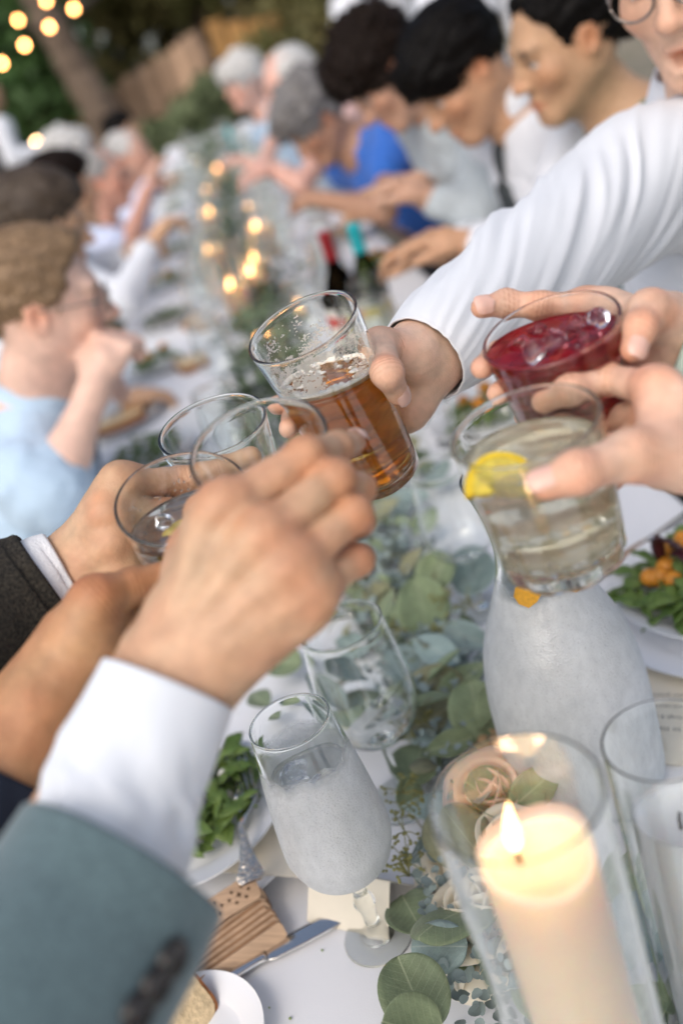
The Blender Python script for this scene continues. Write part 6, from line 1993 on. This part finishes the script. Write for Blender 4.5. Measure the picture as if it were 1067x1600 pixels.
guest('dark curly haired guest in a pale grey shirt bowed over clasped hands', H, (-.75, -.2, -.6), (-.55, 0, .8), AZ((.55, .33, .23)), 'curly', H_DBROWN, C_GREY, (.86, H[1] + .1, .52), [(-1, P(745, 330, 2.25), P(672, 312, 2.25), P(630, 290, 2.25) - P(672, 312, 2.25), 1.8, .9), (1, (.58, H[1] + .25, .9), P(655, 285, 2.45), P(620, 290, 2.45) - P(655, 285, 2.45), 1.7, .9)], seed=11, voxel=.0045, neck_back=H + AZ((.12, .02, -.09)))
H = P(492, 188, 3.05)
guest('grey curly haired woman in a royal blue top leaning over her plate', H, (-.8, -.3, -.55), (-.5, 0, .85), AZ((.40, .22, .14)), 'curly', H_SALT, C_ROYAL, (.86, H[1] + .05, .52), [(-1, P(600, 330, 2.75), P(505, 312, 2.85), P(470, 305, 2.9) - P(505, 312, 2.85), .5, .6), (1, (.55, H[1] + .25, .88), (.42, H[1] + .2, .84), (-1, 0, 0), .5, .6)], s=.98, female=True, seed=12, neck_back=H + AZ((.10, .02, -.10)))
H = P(452, 128, 3.75)
guest('tall white haired man with a pink face past the grey haired woman', H, (-.9, -.4, -.2), (-.1, 0, 1), AZ((.66, .38, .30)), 'thin', H_WHITE, C_PINK, (.80, H[1], .52), [(-1, P(470, 290, 3.5), P(430, 265, 3.55), (-1, 0, .3), .6, .7)], s=1.05, seed=13)
H = P(380, 128, 5.0)
guest('white haired guest in a blue top near the far end on the right', H, (-.9, -.5, -.1), (0, 0, 1), AZ((.64, .38, .3)), 'curly', H_WHITE, C_BLUE, (.72, H[1], .52), [(-1, P(410, 265, 4.6), P(380, 250, 4.7), (-1, 0, .4), .5, .7)], s=.98, female=True, seed=14, voxel=.007)
H = P(655, 190, 3.0)
guest('guest in a maroon top hidden behind the curly haired guest', H, (-.9, -.1, -.3), (-.2, 0, 1), PALE, 'short', H_BROWN, C_MAROON, (.88, H[1], .52), [(-1, P(665, 290, 2.75), P(600, 300, 2.8), (-1, 0, 0), .8, .6)], seed=15, voxel=.007)
# standing behind
for i, (px, zz, lb, vs) in enumerate(((575, 6.2, 'standing guest in a white shirt and dark vest behind the curly haired guest', C_CHAR), (728, 5.2, 'standing guest in a plain white shirt behind the man with the tie', None))):
    b = P(px, 10, zz); Hh = AZ((b[0] - .02, b[1], 1.70))
    guest(lb, Hh, (-.6, -.8, 0), (0, 0, 1), PALE, 'short', H_DBROWN, C_WHITE, (b[0], b[1], .95), [(1, (b[0] - .25, b[1] - .05, 1.15), (b[0] - .2, b[1] - .2, 1.0), (0, -1, 0), 1.8, .5), (-1, (b[0] + .25, b[1], 1.15), (b[0] + .2, b[1] - .15, 1.0), (0, -1, 0), 1.8, .5)], voxel=.008, shirt_voxel=.012, standing=True, vest=vs, group='guests standing behind the table', seed=20 + i)
b = P(8, 250, 6.5); Hh = AZ((b[0] + .05, b[1], b[2] + .42))
guest('standing guest in a white shirt and black vest at the far left', Hh, (.8, .5, 0), (0, 0, 1), PALE, 'short', H_BLACK, C_WHITE, (b[0], b[1], Hh[2] - .75), [(1, (b[0] + .1, b[1] - .25, b[2]), (b[0] + .3, b[1] - .2, b[2]), (1, 0, 0), 1.8, .5)], voxel=.008, shirt_voxel=.012, standing=True, vest=cloth('black vest', (.01, .01, .012)), group='guests standing behind the table', seed=24)

# ------------------------------------------------------------------ the beer hand and long white sleeve of the bearded man
wB = P(666, 552, 0.812)
fB = {
    'index': G(G_BEER, [(606, 572, 0.845, 0.0122), (545, 600, 'f', 0.0104), (470, 628, 'f', 0.0092), (434, 632, 0.795, 0.0080)]),
    'middle': G(G_BEER, [(612, 600, 0.842, 0.0122), (550, 632, 'f', 0.0104), (462, 655, 'f', 0.0092), (452, 668, 'n', 0.0080)]),
    'ring': G(G_BEER, [(622, 628, 0.836, 0.0116), (570, 662, 'f', 0.0100), (500, 690, 'f', 0.0088), (480, 700, 'n', 0.0076)]),
    'pinky': G(G_BEER, [(634, 650, 0.826, 0.0104), (595, 690, 'f', 0.0086), (540, 715, 'f', 0.0078), (510, 725, 'f', 0.0068)]),
    'thumb': G(G_BEER, [(645, 555, 0.790, 0.0165), (592, 540, 0.768, 0.0128), (605, 582, 'n', 0.0108), (621, 614, 'n', 0.0088)]),
}
arm(e_h, fB, wB, [(P(740, 500, 0.86), 0.036, 0.030), (P(830, 420, 0.93), 0.042, 0.038)], FWD * 0.8 + 0.55 * UP, FAIR, wr=(0.0335, 0.024), seed=31, palm_r=.0128, nails=('thumb',), nail_hint={'thumb': -FWD + .5 * RT}, tendons=False, knuckle=.5)
SL = mat('white shirt sleeve', (0.68, 0.70, 0.73), 0.8, var=0.03, scale=14, bump=0.2, bscale=500, sheen=0.15, bdist=0.0006)
cloth_tube('shirt_sleeve', e_h, SL, [P(661, 560, .811), P(696, 526, .83), P(768, 468, .885), P(858, 398, .96), P(935, 340, 1.04), P(1000, 290, 1.10), P(1075, 275, 1.17)],
           [.0395, .0450, .0545, .0615, .070, .080, .088], n=160, nl=150, amp=.0075, seed=47, th=.0022, hint=FWD, squash=[.95, .95, .92, .92, .95, 1, 1], ampf=lambda t: .25 + 1.1 * min(1, t * 1.8), freq=(1.7, 1.5), twist=1.3, fine=.22)
# ------------------------------------------------------------------ garden behind the table
BARK = mat('rough bark', (0.15, 0.11, 0.08), 0.95, var=0.5, scale=9, bump=1.0, bscale=14, bdist=0.05)
CROWN_D = mat('dark olive foliage', (0.095, 0.10, 0.028), 0.7, scale=0.8, c2=(0.13, 0.105, 0.035))
CROWN_G = mat('green foliage', (0.055, 0.12, 0.028), 0.7, var=0.5, scale=1.0)
CROWN_S = mat('grey green shrub', (0.11, 0.14, 0.065), 0.7, var=0.4, scale=2.0)
FENCEW = mat('weathered cedar board', (0.56, 0.38, 0.26), 0.85, var=0.35, scale=4, stretch=(6, 6, .6), bump=0.4, bscale=20)
FENCEO = mat('orange cedar board', (0.50, 0.27, 0.09), 0.85, var=0.35, scale=4, stretch=(6, 6, .6), bump=0.4, bscale=20)
for m_ in (FENCEW, FENCEO):      # boards weathered one by one
    t_ = m_.node_tree; b_ = t_.nodes['Principled BSDF']; s_ = b_.inputs['Base Color'].links[0].from_socket
    oi_ = N(t_, 'ShaderNodeObjectInfo'); rp_ = N(t_, 'ShaderNodeMapRange'); rp_.inputs['To Min'].default_value = 0.55; rp_.inputs['To Max'].default_value = 1.15
    t_.links.new(oi_.outputs['Random'], rp_.inputs['Value'])
    mx_ = N(t_, 'ShaderNodeMix'); mx_.data_type = 'RGBA'; mx_.blend_type = 'MULTIPLY'; mx_.inputs['Factor'].default_value = 1
    t_.links.new(s_, mx_.inputs['A']); t_.links.new(rp_.outputs[0], mx_.inputs['B']); t_.links.new(mx_.outputs['Result'], b_.inputs['Base Color'])
def crown_mesh(blobs, n, size, seed):
    """leaf sprays spread through clustered clumps, gaps between them"""
    rg = np.random.default_rng(seed); V = []; 
    for (c, R) in blobs:
        c = np.array(c); R = np.array(R)
        k = int(n * (R[0] * R[1] * R[2]) ** (1 / 3) / sum((r[0] * r[1] * r[2]) ** (1 / 3) for _, r in blobs))
        cl = rg.normal(size=(max(6, k // 40), 3)); cl = cl / np.linalg.norm(cl, axis=1)[:, None] * rg.uniform(.45, 1, (len(cl), 1))
        ci = rg.integers(0, len(cl), k)
        p = c + (cl[ci] + rg.normal(size=(k, 3)) * .17) * R
        V.append(p)
    p = np.vstack(V); k = len(p)
    a = rg.normal(size=(k, 3)); a /= np.linalg.norm(a, axis=1)[:, None]
    b = np.cross(a, rg.normal(size=(k, 3))); b /= np.linalg.norm(b, axis=1)[:, None]
    s = size * rg.uniform(.5, 1.3, (k, 1))
    quad = np.stack([p - a * s, p + b * s * .55, p + a * s, p - b * s * .55], 1).reshape(-1, 3)
    return qmesh('crown', quad, np.arange(4 * k).reshape(-1, 4))
def tree(loc, path, radii, blobs, n, size, m, label, seed, group='trees behind the garden fence', cat='tree'):
    e = empty('tree' if cat == 'tree' else 'shrub', loc); tag(e, label, cat, group)
    mb = MB()
    v, f = tube(spline(path, 24), np.interp(np.linspace(0, 1, 24), np.linspace(0, 1, len(radii)), radii) * (1 + .08 * np.sin(np.arange(24) * 2.1)), 14)
    mb.add(v + np.array(loc), f)
    rg = random.Random(seed)
    for c, R in blobs:
        st = np.array(spline(path, 24)[rg.randint(12, 22)]); en = np.array(c) - np.array(loc)
        md = (st + en) / 2 + np.array([rg.gauss(0, .2), rg.gauss(0, .2), -.1])
        v, f = tube(spline([st, md, en], 10), np.linspace(radii[-1] * .6, .02, 10), 7); mb.add(v + np.array(loc), f)
    mb.build('trunk', BARK, e, world=True)
    link('crown', crown_mesh(blobs, n, size, seed), m, e, world=True)
    return e
def fence(A, B, H, W, m, label, lift=0.0):
    A = np.array(A, float); B = np.array(B, float)
    e = empty('wooden_fence', A); tag(e, label, 'fence', 'garden fences')
    d = B - A; L = np.hypot(d[0], d[1]); n = int(L / W); d = d / L; ang = math.atan2(d[1], d[0])
    me = {}
    for k in range(3):
        h = H * (1 + .008 * k); t = .02
        vv = np.array([(x, y, z) for z in (0, h) for x, y in ((0, -t), (W * .84, -t), (W * .84, 0), (0, 0))], float)
        me[k] = mesh('board', vv, [(3, 2, 1, 0), (4, 5, 6, 7), (0, 1, 5, 4), (1, 2, 6, 5), (2, 3, 7, 6), (3, 0, 4, 7)], False); me[k].materials.append(m)
    for i in range(n):
        o = bpy.data.objects.new('board', me[random.randrange(3)]); COL.objects.link(o); o.parent = e
        p = d * i * W; o.location = (p[0], p[1], p[2] + random.uniform(-.02, .02)); o.rotation_euler = (0, random.uniform(-.008, .008), ang + random.uniform(-.02, .02))
    for z in (.25, H * .5, H - .25):
        o = MB().box((L / 2, .02, 0), (L, .04, .09)).build('rail', m, e, False); o.location = (0, 0, z + 0); o.rotation_euler = (0, -math.atan2(d[2], 1), ang)
    return e
# fence: climbs towards the right of the picture
fA = P(150, 150, 15.0); fB_ = P(310, 45, 12.5); fC_ = P(470, 30, 12.5)
fence((fA[0], fA[1], fA[2] - 2.0), (fB_[0], fB_[1], fB_[2] - 2.0), 2.0, .24, FENCEW, 'weathered wooden fence climbing the slope behind the table')
fence((fB_[0] + .1, fB_[1], fB_[2] - 2.0), (fC_[0], fC_[1], fC_[2] - 2.0), 2.0, .24, FENCEO, 'shaded amber fence under the overhanging branches')
gA = P(40, 205, 14.0); gB = P(165, 165, 14.0)
fence((gA[0], gA[1], gA[2] - 1.6), (gB[0], gB[1], gB[2] - 1.6), 1.6, .15, FENCEO, 'low orange wooden fence at the far left')
# slope behind carrying the fence
def bank():
    n = 40; v = []
    for j in range(n):
        for i in range(n):
            x = -9 + 18 * i / (n - 1); y = 11.6 + 12 * j / (n - 1)
            h = max(0, min(1, (y - 11.6) / 3)) * (0.15 + max(0, (x + 1.2)) * .10)
            v.append((x, y, h * .8 + .06 * float(fbm(np.array([x, y, 0.]), 9)) - .06))
    o = link('bank', mesh('bank', v, grid_faces(n, n)), GROUND); tag(o, kind='structure')
bank()
def at(px, py, z): return P(px, py, z)
# leaning trunk at upper left
b0 = at(165, 190, 12.5)
tr = [(0, 0, 0)] + [tuple(at(*q) - np.array([b0[0], b0[1], 0])) for q in ((165, 190, 12.5), (120, 110, 12.3), (70, 20, 12.0), (20, -80, 11.8))]
tree((b0[0], b0[1], 0), tr, [.30, .24, .21, .18, .15], [(at(-40, -60, 15), (1.7, 1.4, 1.0)), (at(120, -100, 18), (1.8, 1.5, 1.0)), (at(20, 20, 16.5), (1.0, 1.2, .8)), (at(200, -60, 19), (1.4, 1.2, .7))], 7000, .12, CROWN_D, 'old leaning tree with thick grey brown trunk at the upper left', 3)
tree((at(300, 0, 19)[0], at(300, 0, 19)[1], 0), [(0, 0, 0), (.1, 0, 1.5), (0, 0, 3), (.1, 0, 4.5)], [.22, .2, .16, .1], [(at(330, -60, 19), (2.2, 1.6, .9)), (at(460, -60, 18.5), (2.2, 1.6, 1.2)), (at(200, -30, 19.5), (1.7, 1.4, .9)), (at(120, -60, 20), (2.0, 1.5, 1.4))], 9000, .13, CROWN_D, 'broad olive tree hanging over the fence', 5)
tree((at(560, 40, 16)[0], at(560, 40, 16)[1], 0), [(0, 0, 0), (.1, 0, 1.2), (0, 0, 2.4), (.1, 0, 3.4)], [.16, .14, .12, .08], [(at(520, 10, 15.5), (.9, .9, .9)), (at(570, 0, 16.5), (1.6, 1.2, 1.3)), (at(660, -60, 17), (2.0, 1.3, 1.5)), (at(800, -120, 18), (2.6, 1.5, 1.8)), (at(980, -180, 18), (2.6, 1.5, 1.8))], 10000, .13, CROWN_D, 'dark tree spreading behind the right hand guests', 6)
tree((at(20, 120, 13)[0], at(20, 120, 13)[1], 0), [(0, 0, 0), (0, 0, .8), (.1, 0, 1.6), (0, 0, 2.2)], [.1, .09, .07, .05], [(at(20, 150, 13), (1.0, .9, .8)), (at(40, 110, 13.5), (.9, .9, .7)), (at(-60, 110, 13), (1.1, .9, .9)), (at(5, 60, 14), (1.0, .9, .8))], 7000, .11, CROWN_G, 'bright green leafy tree at the far left', 7)
tree((at(310, 180, 11.4)[0], at(310, 180, 11.4)[1], 0), [(0, 0, 0), (0, 0, .3), (.05, 0, .6), (0, 0, .9)], [.05, .045, .04, .03], [(at(310, 195, 11.6), (.5, .5, .36)), (at(350, 180, 11.6), (.5, .5, .42)), (at(270, 220, 11.4), (.45, .4, .3)), (at(400, 175, 11.8), (.6, .5, .45)), (at(340, 160, 12), (.4, .4, .3))], 8000, .07, CROWN_S, 'grey green shrub in front of the fence past the table end', 8, 'shrubs past the table end', 'shrub')
tree((at(430, 120, 12)[0], at(430, 120, 12)[1], 0), [(0, 0, 0), (0, 0, .4), (.05, 0, .8), (0, 0, 1.1)], [.05, .045, .04, .03], [(at(440, 130, 12.2), (.6, .5, .5)), (at(500, 90, 12.6), (.8, .5, .6)), (at(400, 140, 12.8), (.5, .5, .4))], 6000, .08, CROWN_D, 'dark shrub behind the white haired guests', 9, 'shrubs past the table end', 'shrub')
# far wood closing the view
mw = crown_mesh([((x, 24 + 2 * math.sin(x), z), (2.6, 1.5, 2.0)) for x in np.arange(-16, 18, 3.0) for z in (1.5, 4.5, 7.0)], 22000, .28, 12)
o = link('far_wood', mw, CROWN_D); tag(o, kind='stuff')
# string lights
BULB = emit_mat('warm bulb', (1.0, 0.42, 0.13), 26)
WIRE = mat('black wire', (0.01, 0.01, 0.01), 0.6)
bm_v, bm_f = lathe(smooth_profile([(0, -.03), (.018, -.022), (.022, -.005), (.014, .014), (.010, .022)], 3), 12)
sk_v, sk_f = lathe([(0, .04), (.010, .04), (.011, .02), (0, .018)], 10)
st = empty('string_light', at(60, 50, 9.0)); tag(st, 'string of warm festoon bulbs hung at the upper left', 'string lights')
bme, sme = mesh('bulb', bm_v, bm_f), mesh('socket', sk_v, sk_f)
bp = [(160, -22, 9.4), (115, 12, 9.2), (77, 40, 9.0), (38, 69, 8.8), (2, 97, 8.6), (-40, 125, 8.4)]
bp2 = [(120, -45, 10), (72, 0, 10), (28, 30, 10), (-20, 62, 10)]
for B in (bp, bp2):
    pts = [at(*q) + np.array([0, 0, .05]) for q in B]
    v, f = tube(spline(pts, 30), .004, 6); link('wire', mesh('wire', v, f), WIRE, st, world=True)
    for q in B:
        o = link('bulb', bme, BULB, st); o.location = at(*q) - np.array(st.location)
        s = link('socket', sme, WIRE, o)
LAMP = emit_mat('lamp globe glow', (1.0, 0.60, 0.28), 30)
o = empty('lantern', at(60, 224, 9.5)); tag(o, 'single warm round lamp glowing behind the left guests', 'lamp')
bb = link('bulb', bme.copy(), None, o); bb.data.materials.clear(); bb.data.materials.append(LAMP); bb.scale = (2, 2, 2)
s = link('socket', sme, WIRE, bb)
v, f = tube([(0, 0, -at(60, 224, 9.5)[2]), (0, 0.03, -.3), (0, 0.0, .08)], [.02, .015, .008], 8); link('post', mesh('post', v, f), WIRE, o)
